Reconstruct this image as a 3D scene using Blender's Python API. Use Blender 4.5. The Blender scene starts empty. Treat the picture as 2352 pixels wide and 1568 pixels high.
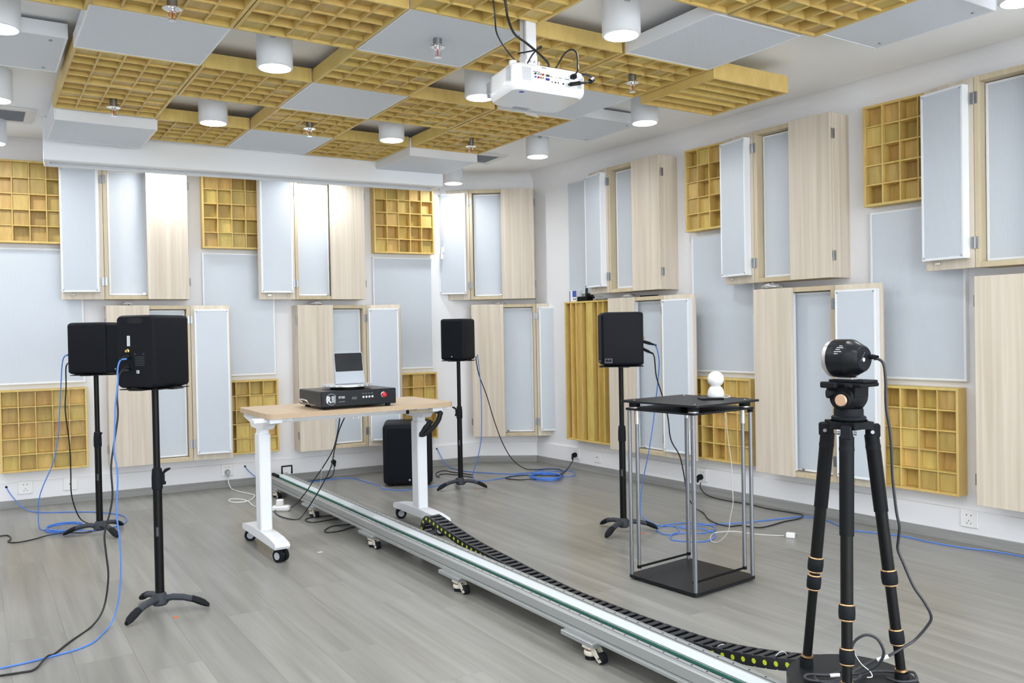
import bpy, bmesh, math, random
from mathutils import Vector, Matrix
R = math.radians
random.seed(7)
SC = bpy.context.scene
COL = SC.collection

# ------------------------------------------------------------------ camera
PIT, ROL, YC = R(0.76577), R(-1.06125), R(-32.55)
def camera():
    cp, sp, cr, sr = math.cos(PIT), math.sin(PIT), math.cos(ROL), math.sin(ROL)
    Rm = Matrix(((cr, -sr, 0), (sr, cr, 0), (0, 0, 1))) @ Matrix(((1, 0, 0), (0, cp, -sp), (0, sp, cp)))
    lev = (Vector((math.cos(YC), math.sin(YC), 0)), Vector((0, 0, -1)), Vector((-math.sin(YC), math.cos(YC), 0)))
    ax = [sum((Rm[i][j] * lev[j] for j in range(3)), Vector()) for i in range(3)]
    m = Matrix((ax[0], -ax[1], -ax[2])).transposed().to_4x4()
    m.translation = (0, 0, 1.10)
    c = bpy.data.cameras.new('camera'); c.sensor_width = 36; c.sensor_fit = 'HORIZONTAL'
    c.lens = 1948.84 / 2352 * 36; c.clip_start = .02; c.clip_end = 60
    o = bpy.data.objects.new('camera', c); o.matrix_world = m; COL.objects.link(o); SC.camera = o
camera()

# ------------------------------------------------------------------ light, world, exposure
LAMP = 100.0            # radiance of the downlight diffusers
LAMP_COL = (0.95, 0.975, 1.0)
w = bpy.data.worlds.new('world'); SC.world = w; w.use_nodes = True
w.node_tree.nodes['Background'].inputs[0].default_value = (.9, .95, 1, 1)
w.node_tree.nodes['Background'].inputs[1].default_value = 5.4
vs = SC.view_settings
vs.view_transform = 'Standard'; vs.look = 'None'; vs.gamma = 1; vs.use_curve_mapping = False
vs.exposure = 0.25
try:
    SC.cycles.use_denoising = True
    SC.cycles.max_bounces = 10; SC.cycles.diffuse_bounces = 6
    SC.cycles.sample_clamp_indirect = 6
except Exception:
    pass
def room_lamp(x, y):                      # the room's downlights that hang outside the picture
    l = bpy.data.lights.new('downlight_lamp', 'AREA'); l.shape = 'DISK'; l.size = .132
    l.energy = LAMP * math.pi * math.pi * .066 ** 2; l.color = LAMP_COL
    o = bpy.data.objects.new('downlight_lamp', l); o.location = (x, y, 2.255); COL.objects.link(o)
for p in ((.125, 2.6), (1.143, 2.6), (-.9, 4.75), (-.9, 3.65), (-.9, 2.6), (.125, 1.5), (1.143, 1.5), (2.17, 1.5),
          (-.9, .4), (.125, .4), (1.143, .4), (2.17, .4), (3.23, .4), (-.9, -.8), (.125, -.8), (1.143, -.8), (2.17, -.8), (3.23, -.8), (-.9, 5.86),
          (-.9, -2), (1.143, -2), (3.23, -2)):
    room_lamp(*p)

# ------------------------------------------------------------------ materials
MT = {}
def newmat(name):
    m = bpy.data.materials.new(name); m.use_nodes = True; MT[name] = m
    nt = m.node_tree; return m, nt, nt.nodes, nt.links, nt.nodes['Principled BSDF']
def mat(name, col, rough=.5, metal=0, spec=.5, emit=0, noise=0):
    m, nt, N, L, b = newmat(name)
    b.inputs['Base Color'].default_value = (*col, 1); b.inputs['Roughness'].default_value = rough
    b.inputs['Metallic'].default_value = metal; b.inputs['Specular IOR Level'].default_value = spec
    if emit:
        b.inputs['Emission Color'].default_value = (*LAMP_COL, 1); b.inputs['Emission Strength'].default_value = emit
    if noise:
        tc = N.new('ShaderNodeTexCoord'); n = N.new('ShaderNodeTexNoise'); n.inputs['Scale'].default_value = noise
        bp = N.new('ShaderNodeBump'); bp.inputs['Strength'].default_value = .12; bp.inputs['Distance'].default_value = .002
        L.new(tc.outputs['Object'], n.inputs['Vector']); L.new(n.outputs['Fac'], bp.inputs['Height']); L.new(bp.outputs[0], b.inputs['Normal'])
    return m
def wood(name, dark, light, scale, rough, streak=.5, hue=0.0, var=.12, spec=.35):
    m, nt, N, L, b = newmat(name)
    tc = N.new('ShaderNodeTexCoord'); oi = N.new('ShaderNodeObjectInfo')
    off = N.new('ShaderNodeVectorMath'); off.operation = 'ADD'
    mul = N.new('ShaderNodeMath'); mul.operation = 'MULTIPLY'; mul.inputs[1].default_value = 37.
    L.new(oi.outputs['Random'], mul.inputs[0]); L.new(tc.outputs['Object'], off.inputs[0]); L.new(mul.outputs[0], off.inputs[1])
    mp = N.new('ShaderNodeMapping'); mp.inputs['Scale'].default_value = scale; L.new(off.outputs[0], mp.inputs['Vector'])
    n1 = N.new('ShaderNodeTexNoise'); n1.inputs['Scale'].default_value = 1; n1.inputs['Detail'].default_value = 5; n1.inputs['Roughness'].default_value = .6
    n1.inputs['Distortion'].default_value = .3
    L.new(mp.outputs[0], n1.inputs['Vector'])
    rp = N.new('ShaderNodeValToRGB'); rp.color_ramp.elements[0].position = .5 - streak * .4; rp.color_ramp.elements[1].position = .5 + streak * .4
    rp.color_ramp.elements[0].color = (*dark, 1); rp.color_ramp.elements[1].color = (*light, 1)
    L.new(n1.outputs['Fac'], rp.inputs['Fac'])
    hs = N.new('ShaderNodeHueSaturation')
    mr = N.new('ShaderNodeMapRange'); mr.inputs['To Min'].default_value = 1 - var; mr.inputs['To Max'].default_value = 1 + var
    L.new(oi.outputs['Random'], mr.inputs['Value']); L.new(mr.outputs[0], hs.inputs['Value'])
    if hue:
        m2 = N.new('ShaderNodeMath'); m2.operation = 'MULTIPLY'; m2.inputs[1].default_value = 7.31
        fr = N.new('ShaderNodeMath'); fr.operation = 'FRACT'; mh = N.new('ShaderNodeMapRange')
        mh.inputs['To Min'].default_value = .5 - hue; mh.inputs['To Max'].default_value = .5 + hue
        L.new(oi.outputs['Random'], m2.inputs[0]); L.new(m2.outputs[0], fr.inputs[0]); L.new(fr.outputs[0], mh.inputs['Value']); L.new(mh.outputs[0], hs.inputs['Hue'])
    L.new(rp.outputs['Color'], hs.inputs['Color']); L.new(hs.outputs['Color'], b.inputs['Base Color'])
    b.inputs['Roughness'].default_value = rough; b.inputs['Specular IOR Level'].default_value = spec
    return m
def perforated(name, col, hole, pitch, rough=.45):
    m, nt, N, L, b = newmat(name)
    tc = N.new('ShaderNodeTexCoord'); sp = N.new('ShaderNodeSeparateXYZ'); cb = N.new('ShaderNodeCombineXYZ')
    L.new(tc.outputs['Object'], sp.inputs[0]); L.new(sp.outputs['X'], cb.inputs['X']); L.new(sp.outputs['Z'], cb.inputs['Y'])
    mp = N.new('ShaderNodeMapping'); mp.inputs['Rotation'].default_value[2] = R(45); mp.inputs['Scale'].default_value = (1 / pitch,) * 3
    L.new(cb.outputs[0], mp.inputs['Vector'])
    v = N.new('ShaderNodeTexVoronoi'); v.voronoi_dimensions = '2D'; v.inputs['Scale'].default_value = 1; v.inputs['Randomness'].default_value = 0
    L.new(mp.outputs[0], v.inputs['Vector'])
    rp = N.new('ShaderNodeValToRGB'); rp.color_ramp.elements[0].position = .27; rp.color_ramp.elements[1].position = .33
    rp.color_ramp.elements[0].color = (*hole, 1); rp.color_ramp.elements[1].color = (*col, 1)
    L.new(v.outputs['Distance'], rp.inputs['Fac']); L.new(rp.outputs['Color'], b.inputs['Base Color'])
    b.inputs['Roughness'].default_value = rough
    return m
mat('wall', (.83, .835, .86), .75, noise=60)
mat('ceil', (.94, .94, .94), .8)
mat('white_metal', (.80, .825, .86), .35)
mat('white_lamp', (.74, .765, .80), .4)
mat('white_plastic', (.84, .84, .84), .3)
mat('gloss_white', (.82, .83, .85), .12)
mat('case_white', (.84, .86, .88), .45)
perforated('perf', (.66, .71, .775), (.33, .37, .42), .0062, .33)
perforated('perf_ceiling', (.76, .81, .875), (.42, .46, .52), .0066)
wood('ash', (.56, .485, .385), (.72, .65, .55), (34, 34, .8), .5, .5, var=.02)
wood('ash_frame', (.50, .41, .27), (.62, .53, .37), (26, 26, 1.5), .5, .6, var=.05)
wood('pine', (.42, .29, .075), (.66, .475, .155), (40, 12, 6), .42, .8, .012, .2)
wood('pine_frame', (.57, .40, .11), (.73, .54, .20), (30, 10, 8), .42, .8, .006, .08)
wood('floor_wood', (.165, .160, .143), (.335, .330, .306), (20, .9, 4), .30, .85, .012, .06, spec=.4)
wood('skirt', (.22, .22, .215), (.36, .36, .35), (2.0, 2.0, 38), .5, .7, var=.05)
wood('beech', (.47, .345, .225), (.57, .43, .295), (2.2, 22, 10), .4, .7, var=0)
mat('black', (.006, .0068, .008), .5, spec=.14)
mat('speaker_black', (.0072, .0082, .0115), .55, noise=900, spec=.14)
mat('grille_black', (.0045, .007, .0105), .65, spec=.12)
mat('tube_black', (.0045, .005, .005), .38, spec=.2)
mat('foot_grey', (.036, .041, .052), .55, spec=.3)
mat('rubber', (.009, .0105, .013), .6, spec=.15)
mat('plate_black', (.009, .010, .012), .42, spec=.25)
mat('chain_black', (.016, .018, .023), .42)
mat('yellow_dot', (.62, .72, .03), .4)
mat('alu', (.52, .54, .55), .35, .8)
mat('alu_rod', (.27, .28, .305), .45, .85)
mat('rail_metal', (.46, .475, .475), .42, .6)
mat('rail_top', (.42, .45, .46), .3, .85)
mat('belt_white', (.60, .65, .69), .45, spec=.3)
mat('green', (.02, .16, .11), .5)
mat('steel', (.55, .55, .55), .28, 1)
mat('hinge_steel', (.30, .31, .32), .32, .9)
mat('chrome', (.75, .75, .76), .12, 1)
mat('brass', (.75, .55, .2), .25, 1)
mat('copper', (.66, .42, .28), .35, .6)
mat('gold_ring', (.65, .40, .2), .3, .9)
mat('silver', (.55, .53, .515), .35, .75)
mat('satin_black', (.0065, .008, .0105), .3, spec=.28)
mat('blue_cable', (.075, .22, .68), .4)
mat('black_cable', (.010, .011, .012), .45)
mat('grey_cable', (.025, .027, .033), .42)
mat('white_cable', (.80, .80, .80), .45)
mat('beige', (.66, .62, .53), .45)
mat('red_brown', (.20, .03, .015), .5)
mat('red', (.55, .01, .03), .3)
mat('screen', (.004, .005, .007), .06)
mat('device_grey', (.43, .465, .515), .5, spec=.3)
mat('ink_white', (.62, .64, .66), .5)
mat('ink_grey', (.16, .18, .19), .5)
mat('ink_dim', (.035, .043, .048), .5)
mat('hole', (.006, .006, .007), .8)
mat('vent_grey', (.42, .44, .48), .5)
mat('groove_dark', (.09, .10, .105), .5)
mat('vent_frame', (.78, .77, .755), .5)
mat('blue_print', (.05, .10, .42), .5)
mat('dark_green', (.008, .035, .014), .4)
mat('orange', (.65, .16, .03), .6)
mat('lamp_glow', (1, 1, 1), .5, emit=LAMP)
mat('screw_metal', (.40, .42, .45), .35, .9)
mat('purple_port', (.03, .03, .35), .4)
mat('stone_white', (.74, .75, .76), .7, noise=90)
def plastic_film():
    m, nt, N, L, b = newmat('film')
    b.inputs['Base Color'].default_value = (.86, .87, .89, 1); b.inputs['Roughness'].default_value = .18
    b.inputs['Transmission Weight'].default_value = .35; b.inputs['IOR'].default_value = 1.2
    tc = N.new('ShaderNodeTexCoord'); n = N.new('ShaderNodeTexVoronoi'); n.inputs['Scale'].default_value = 38
    rp = N.new('ShaderNodeValToRGB'); rp.color_ramp.elements[0].position = .18; rp.color_ramp.elements[1].position = .3
    rp.color_ramp.elements[0].color = (.25, .34, .55, 1); rp.color_ramp.elements[1].color = (.86, .87, .89, 1)
    L.new(tc.outputs['Object'], n.inputs['Vector']); L.new(n.outputs['Distance'], rp.inputs['Fac']); L.new(rp.outputs[0], b.inputs['Base Color'])
plastic_film()
def clear_tape():
    m, nt, N, L, b = newmat('tape')
    b.inputs['Base Color'].default_value = (.9, .9, .88, 1); b.inputs['Roughness'].default_value = .15; b.inputs['Alpha'].default_value = .55
clear_tape()

# ------------------------------------------------------------------ mesh builder
class MB:
    def __init__(s): s.v = []; s.f = []; s.m = []; s.ms = []; s.sm = []
    def _mi(s, m):
        if m not in s.ms: s.ms.append(m)
        return s.ms.index(m)
    def add(s, vs, fs, m, M=None, smooth=False):
        k = len(s.v); i = s._mi(m)
        for p in vs:
            p = Vector(p); s.v.append(tuple(M @ p) if M else tuple(p))
        for f in fs: s.f.append([k + j for j in f]); s.m.append(i); s.sm.append(smooth)
        return s
    def box(s, x0, x1, y0, y1, z0, z1, m, b=0, M=None):
        x0, x1 = min(x0, x1), max(x0, x1); y0, y1 = min(y0, y1), max(y0, y1); z0, z1 = min(z0, z1), max(z0, z1)
        if not b:
            vs = [(x, y, z) for z in (z0, z1) for y in (y0, y1) for x in (x0, x1)]
            return s.add(vs, [(0, 2, 3, 1), (4, 5, 7, 6), (0, 1, 5, 4), (2, 6, 7, 3), (0, 4, 6, 2), (1, 3, 7, 5)], m, M)
        b = min(b, (x1 - x0) * .49, (y1 - y0) * .49, (z1 - z0) * .49)
        lo = (x0, y0, z0); hi = (x1, y1, z1); vs = []; ix = {}
        for c in range(8):
            sg = [(c >> a) & 1 for a in range(3)]
            for a in range(3):
                p = [hi[k] if sg[k] else lo[k] for k in range(3)]
                for k in range(3):
                    if k != a: p[k] += -b if sg[k] else b
                ix[c, a] = len(vs); vs.append(p)
        fs = []
        for a in range(3):
            o = [k for k in range(3) if k != a]
            for sd in (0, 1):
                cs = []
                for (u, v) in ((0, 0), (1, 0), (1, 1), (0, 1)): cs.append((sd << a) | (u << o[0]) | (v << o[1]))
                fs.append([ix[c, a] for c in cs])
            for (u, v) in ((0, 0), (1, 0), (0, 1), (1, 1)):
                c0 = (u << o[0]) | (v << o[1]); c1 = c0 | (1 << a)
                fs.append([ix[c0, o[0]], ix[c1, o[0]], ix[c1, o[1]], ix[c0, o[1]]])
        for c in range(8): fs.append([ix[c, 0], ix[c, 1], ix[c, 2]])
        return s.add(vs, fs, m, M)
    def cyl(s, p0, p1, r0, m, r1=None, n=16, caps=True, M=None):
        p0, p1 = Vector(p0), Vector(p1); r1 = r0 if r1 is None else r1
        d = (p1 - p0).normalized(); a = d.orthogonal().normalized(); b = d.cross(a)
        vs = []; fs = []
        for p, r in ((p0, r0), (p1, r1)):
            for i in range(n):
                t = 2 * math.pi * i / n; vs.append(p + a * (r * math.cos(t)) + b * (r * math.sin(t)))
        fs = [(i, (i + 1) % n, n + (i + 1) % n, n + i) for i in range(n)]
        s.add(vs, fs, m, M, True)
        if caps: s.add(vs[:n], [list(range(n))[::-1]], m, M); s.add(vs[n:], [list(range(n))], m, M)
        return s
    def lathe(s, prof, m, n=24, M=None, axis='Z'):
        vs = []; fs = []; k = len(prof)
        for i in range(n):
            t = 2 * math.pi * i / n
            for r, z in prof:
                x, y = r * math.cos(t), r * math.sin(t)
                vs.append((x, y, z) if axis == 'Z' else (x, -z, y) if axis == 'Y' else (z, x, y))
        for i in range(n):
            j = (i + 1) % n
            for q in range(k - 1): fs.append((i * k + q, j * k + q, j * k + q + 1, i * k + q + 1))
        return s.add(vs, fs, m, M, True)
    def tube(s, pts, r, m, n=8, M=None, taper=None):
        pts = [Vector(p) for p in pts]; vs = []; fs = []; up = None
        for i, p in enumerate(pts):
            d = (pts[min(i + 1, len(pts) - 1)] - pts[max(i - 1, 0)])
            d = d.normalized() if d.length > 1e-9 else Vector((0, 0, 1))
            a = d.orthogonal().normalized() if up is None else (up - d * up.dot(d)).normalized()
            up = a; b = d.cross(a); rr = r if taper is None else r * taper[i]
            for k in range(n):
                t = 2 * math.pi * k / n; vs.append(p + a * (rr * math.cos(t)) + b * (rr * math.sin(t)))
        for i in range(len(pts) - 1):
            for k in range(n): fs.append((i * n + k, i * n + (k + 1) % n, (i + 1) * n + (k + 1) % n, (i + 1) * n + k))
        s.add(vs, fs, m, M, True); s.add(vs[:n], [list(range(n))[::-1]], m, M); s.add(vs[-n:], [list(range(n))], m, M)
        return s
    def prism(s, poly, a0, a1, m, axis='Y', M=None):
        def P(u, v, a): return {'Y': (u, a, v), 'X': (a, u, v), 'Z': (u, v, a)}[axis]
        n = len(poly); vs = [P(u, v, a0) for u, v in poly] + [P(u, v, a1) for u, v in poly]
        fs = [list(range(n))[::-1], list(range(n, 2 * n))] + [(i, (i + 1) % n, n + (i + 1) % n, n + i) for i in range(n)]
        return s.add(vs, fs, m, M)
    def ball(s, c, r, m, n=12, M=None, sz=1):
        prof = [(max(1e-4, r * math.sin(math.pi * i / n)), -r * sz * math.cos(math.pi * i / n)) for i in range(n + 1)]
        T = Matrix.Translation(c); return s.lathe(prof, m, n * 2, (M @ T) if M else T)
    def mesh(s, name, ang=35):
        me = bpy.data.meshes.new(name); me.from_pydata(s.v, [], s.f)
        for m in s.ms: me.materials.append(MT[m])
        me.polygons.foreach_set('material_index', s.m)
        me.polygons.foreach_set('use_smooth', s.sm)
        bm = bmesh.new(); bm.from_mesh(me)
        bmesh.ops.remove_doubles(bm, verts=bm.verts, dist=1e-5)
        bmesh.ops.recalc_face_normals(bm, faces=bm.faces); bm.to_mesh(me); bm.free()
        if any(s.sm):
            try: me.set_sharp_from_angle(angle=R(ang))
            except Exception: pass
        return me
    def build(s, name, parent=None, loc=None, rot=None): return link(name, s.mesh(name), parent, loc, rot)
def link(name, me, parent=None, loc=None, rot=None):
    o = bpy.data.objects.new(name, me); COL.objects.link(o)
    if parent: o.parent = parent
    if loc is not None: o.location = loc
    if rot is not None: o.rotation_euler = rot
    return o
def tag(o, label, cat, group=None, kind=None):
    o['label'] = label; o['category'] = cat
    if group: o['group'] = group
    if kind: o['kind'] = kind
    return o
def thing(name, label, cat, loc=(0, 0, 0), rot=(0, 0, 0), group=None):
    o = bpy.data.objects.new(name, None); o.empty_display_size = .1; COL.objects.link(o)
    o.location = loc; o.rotation_euler = rot; return tag(o, label, cat, group)
def struct(o): o['kind'] = 'structure'; return o
def smooth_path(pts, n=6):
    P = [Vector(p) for p in pts]; out = []
    for i in range(len(P) - 1):
        a, b, c, d = P[max(i - 1, 0)], P[i], P[i + 1], P[min(i + 2, len(P) - 1)]
        for k in range(n):
            t = k / n
            out.append(.5 * ((2 * b) + (c - a) * t + (2 * a - 5 * b + 4 * c - d) * t * t + (3 * b - a - 3 * c + d) * t ** 3))
    out.append(P[-1]); return out
def text_mesh(body, size, m, name, parent, loc, rot, ext=.0004, align='LEFT', bold=0, squeeze=1.0):
    c = bpy.data.curves.new(name, 'FONT'); c.body = body; c.size = size; c.extrude = ext; c.align_x = align; c.offset = bold; c.resolution_u = 3
    o = bpy.data.objects.new(name, c); COL.objects.link(o)
    me = bpy.data.meshes.new_from_object(o.evaluated_get(bpy.context.evaluated_depsgraph_get()))
    bpy.data.objects.remove(o); me.materials.clear(); me.materials.append(MT[m])
    q = link(name, me, parent, loc, rot); q.scale = (squeeze, 1, 1); return q

# wall frames: local X runs along the wall (facing it, to the right), local -Y points into the room
aL, aR = math.atan2(-.0764, .9971), math.atan2(-.9987, .0504)
uL, nL = Vector((math.cos(aL), math.sin(aL), 0)), Vector((-math.sin(aL), math.cos(aL), 0))
uR, nR = Vector((math.cos(aR), math.sin(aR), 0)), Vector((-math.sin(aR), math.cos(aR), 0))
PL, PR = nL * 6.41 + uL * 3.108, nR * 4.27 - uR * 5.656
PL.z = PR.z = 0
uC = (PR - PL).normalized(); aC = math.atan2(uC.y, uC.x); nC = Vector((-uC.y, uC.x, 0))
WALL = {'back': (nL * 6.41, uL, nL, aL), 'side': (nR * 4.27, uR, nR, aR), 'corner': (PL, uC, nC, aC)}
def on_wall(side, s, e=0, z=0):
    o, u, n, a = WALL[side]; p = o + u * s - n * e; return (p.x, p.y, z)
def wall_rot(side): return (0, 0, WALL[side][3])

# ------------------------------------------------------------------ room shell
CZ = 2.405
def shell():
    f = MB().box(-2.6, 4.9, -3.4, 7, -.06, -.0032, 'floor_wood').build('floor'); struct(f)
    pw, pl = .183, 1.22
    full = MB().box(-pw / 2 + .00015, pw / 2 - .00015, -pl / 2 + .00015, pl / 2 - .00015, -.0032, 0, 'floor_wood', .0003).mesh('plank')
    nx = 0; x = -.55
    while x < 4.35:
        y = .55 - [0, .41, .8, .2, .62, 1.0][nx % 6] * pl * .83 % pl
        while y < 6.6:
            if x > 3.6 - .0 and y > 6.3: break
            link('plank', full, f, (x, y + pl / 2, 0)); y += pl
        x += pw; nx += 1
    def wallbox(name, side, s0, s1):
        o = MB().box(s0, s1, 0, .12, 0, CZ + .1, 'wall').build(name, None, on_wall(side, 0), wall_rot(side)); struct(o); return o
    wallbox('wall_back', 'back', -2.8, 3.13); wallbox('wall_right', 'side', -5.68, 3.4); wallbox('wall_corner', 'corner', -.03, .52)
    struct(MB().box(-2.55, -2.4, -3.3, 6.9, 0, CZ + .1, 'wall').build('wall_left'))
    m = MB()                              # wall behind the camera; its row of windows is added to brighten the room
    m.box(-2.55, 4.7, -3.35, -3.2, 0, .06, 'wall').box(-2.55, 4.7, -3.35, -3.2, 2.33, CZ + .1, 'wall').box(-2.55, -2.2, -3.35, -3.2, .06, 2.33, 'wall').box(4.1, 4.7, -3.35, -3.2, .06, 2.33, 'wall')
    struct(m.build('wall_front'))
    for i, x in enumerate((-2.2, -.1, 2.0)):  # frames of the added, unseen windows that let in fill light
        m = MB()
        for b in ((x, x + .05, .06, 2.33), (x + 2.05, x + 2.1, .06, 2.33), (x + .05, x + 2.05, .06, .11), (x + .05, x + 2.05, 2.28, 2.33), (x + 1.02, x + 1.07, .11, 2.28)): m.box(b[0], b[1], -3.3, -3.24, b[2], b[3], 'white_metal')
        struct(m.build('added_window_%d' % (i + 1)))
    struct(MB().box(-2.6, 4.9, -3.4, 7, CZ, CZ + .1, 'ceil').build('ceiling'))
    for i, (side, s0, s1, nm) in enumerate((('back', -2.6, 3.10, 'back'), ('corner', .0, .487, 'corner'), ('side', -5.65, 3.2, 'right'))):
        struct(MB().box(s0, s1, -.014, .01, .05, .168, 'wall', .002).build('trim_%d' % (i + 1), None, on_wall(side, 0), wall_rot(side)))
        struct(MB().box(s0, s1, -.022, .01, -.001, .053, 'skirt', .002).build('baseboard_' + nm, None, on_wall(side, 0), wall_rot(side)))
    r = .09
    for i, (side, s0, s1) in enumerate((('back', -2.6, 3.12), ('corner', -.02, .5), ('side', -5.66, 3.2))):
        poly = [(.02, CZ + .02), (.02, CZ - r)] + [(-r + r * math.cos(t), CZ - r + r * math.sin(t)) for t in [k * math.pi / 16 for k in range(9)]] + [(-r, CZ + .02)]
        struct(MB().prism(poly, s0, s1, 'wall', 'X').build('trim_%d' % (i + 4), None, on_wall(side, 0), wall_rot(side)))
shell()

# ------------------------------------------------------------------ acoustic things
GW, GH = .505, .533
BLK = {}
def block_mesh(w, h, d, key='pine'):
    k = (round(w, 4), round(h, 4), round(d, 4), key)
    if k not in BLK: BLK[k] = MB().box(-w / 2, w / 2, -d, 0, -h / 2, h / 2, key, .0012).mesh('block')
    return BLK[k]
BAR = {}
def bar_mesh(x0, x1, y0, y1, z0, z1):
    k = tuple(round(c, 4) for c in (x1 - x0, y1 - y0, z1 - z0))
    if k not in BAR: BAR[k] = MB().box(-k[0] / 2, k[0] / 2, -k[1] / 2, k[1] / 2, -k[2] / 2, k[2] / 2, 'pine_frame', .001).mesh('bar')
    return BAR[k], ((x0 + x1) / 2, (y0 + y1) / 2, (z0 + z1) / 2)
DEPTHS = (.004, .016, .030, .044, .056)
def skyline(name, label, loc, rot, w=GW, h=GH, d=.082, group=None, seed=0, rim=.013, div=.007):
    rnd = random.Random(seed); t = thing(name, label, 'diffuser', loc, rot, group)
    def bar(nm, *b):
        me, c = bar_mesh(*b); link(nm, me, t, c)
    MB().box(.002, w - .002, -.006, 0, .002, h - .002, 'pine').build('back_board', t)
    bar('rim', 0, rim, -d, 0, 0, h); bar('rim', w - rim, w, -d, 0, 0, h)
    bar('rim', rim, w - rim, -d, 0, 0, rim); bar('rim', rim, w - rim, -d, 0, h - rim, h)
    cw, ch = (w - 2 * rim + div) / 5, (h - 2 * rim + div) / 5
    for i in range(1, 5):
        bar('divider', rim + i * cw - div, rim + i * cw, -d + .002, -.004, rim, h - rim)
        bar('divider', rim, w - rim, -d + .003, -.005, rim + i * ch - div, rim + i * ch)
    order = []
    for i in range(5):
        for j in range(5):
            dd = DEPTHS[rnd.choice((0, 0, 1, 2, 3, 3, 4, 4))] * (d / .075)
            link('block', block_mesh(cw - div - .001, ch - div - .001, dd), t, (rim + i * cw + (cw - div) / 2, -.006, rim + j * ch + (ch - div) / 2))
    return t
def perf_panel(name, label, loc, rot, w, h, d=.03, group=None, mat_='perf', screws=0, border=.012, parent=None):
    t = thing(name, label, 'acoustic panel', loc, rot, group) if parent is None else parent
    m = MB()
    m.box(0, border, -d, 0, 0, h, 'white_metal', .0012); m.box(w - border, w, -d, 0, 0, h, 'white_metal', .0012)
    m.box(border, w - border, -d, 0, 0, border, 'white_metal', .0012); m.box(border, w - border, -d, 0, h - border, h, 'white_metal', .0012)
    m.build('frame', t)
    MB().box(border - .002, w - border + .002, -d + .0015, -.001, border - .002, h - border + .002, mat_).build('perforated_face', t)
    if screws:
        me = MB().lathe([(.0001, .004), (.004, .0035), (.007, .0015), (.0075, 0)], 'screw_metal', 12, axis='Y').mesh('screw')
        for x in (screws, w - screws):
            for z in (screws, h - screws): link('screw', me, t, (x, -d, z))
    return t
CW, CD = .53, .155
SCREW = MB().lathe([(.0001, .004), (.003, .0035), (.0048, .0015), (.005, 0)], 'screw_metal', 10, axis='Y').mesh('screw')
HINGE = MB().box(-.017, -.001, -.003, 0, -.028, .028, 'hinge_steel', .0006).box(.001, .017, -.003, 0, -.028, .028, 'hinge_steel', .0006).cyl((0, -.004, -.028), (0, -.004, .028), .0042, 'hinge_steel', n=10).mesh('hinge')
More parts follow.
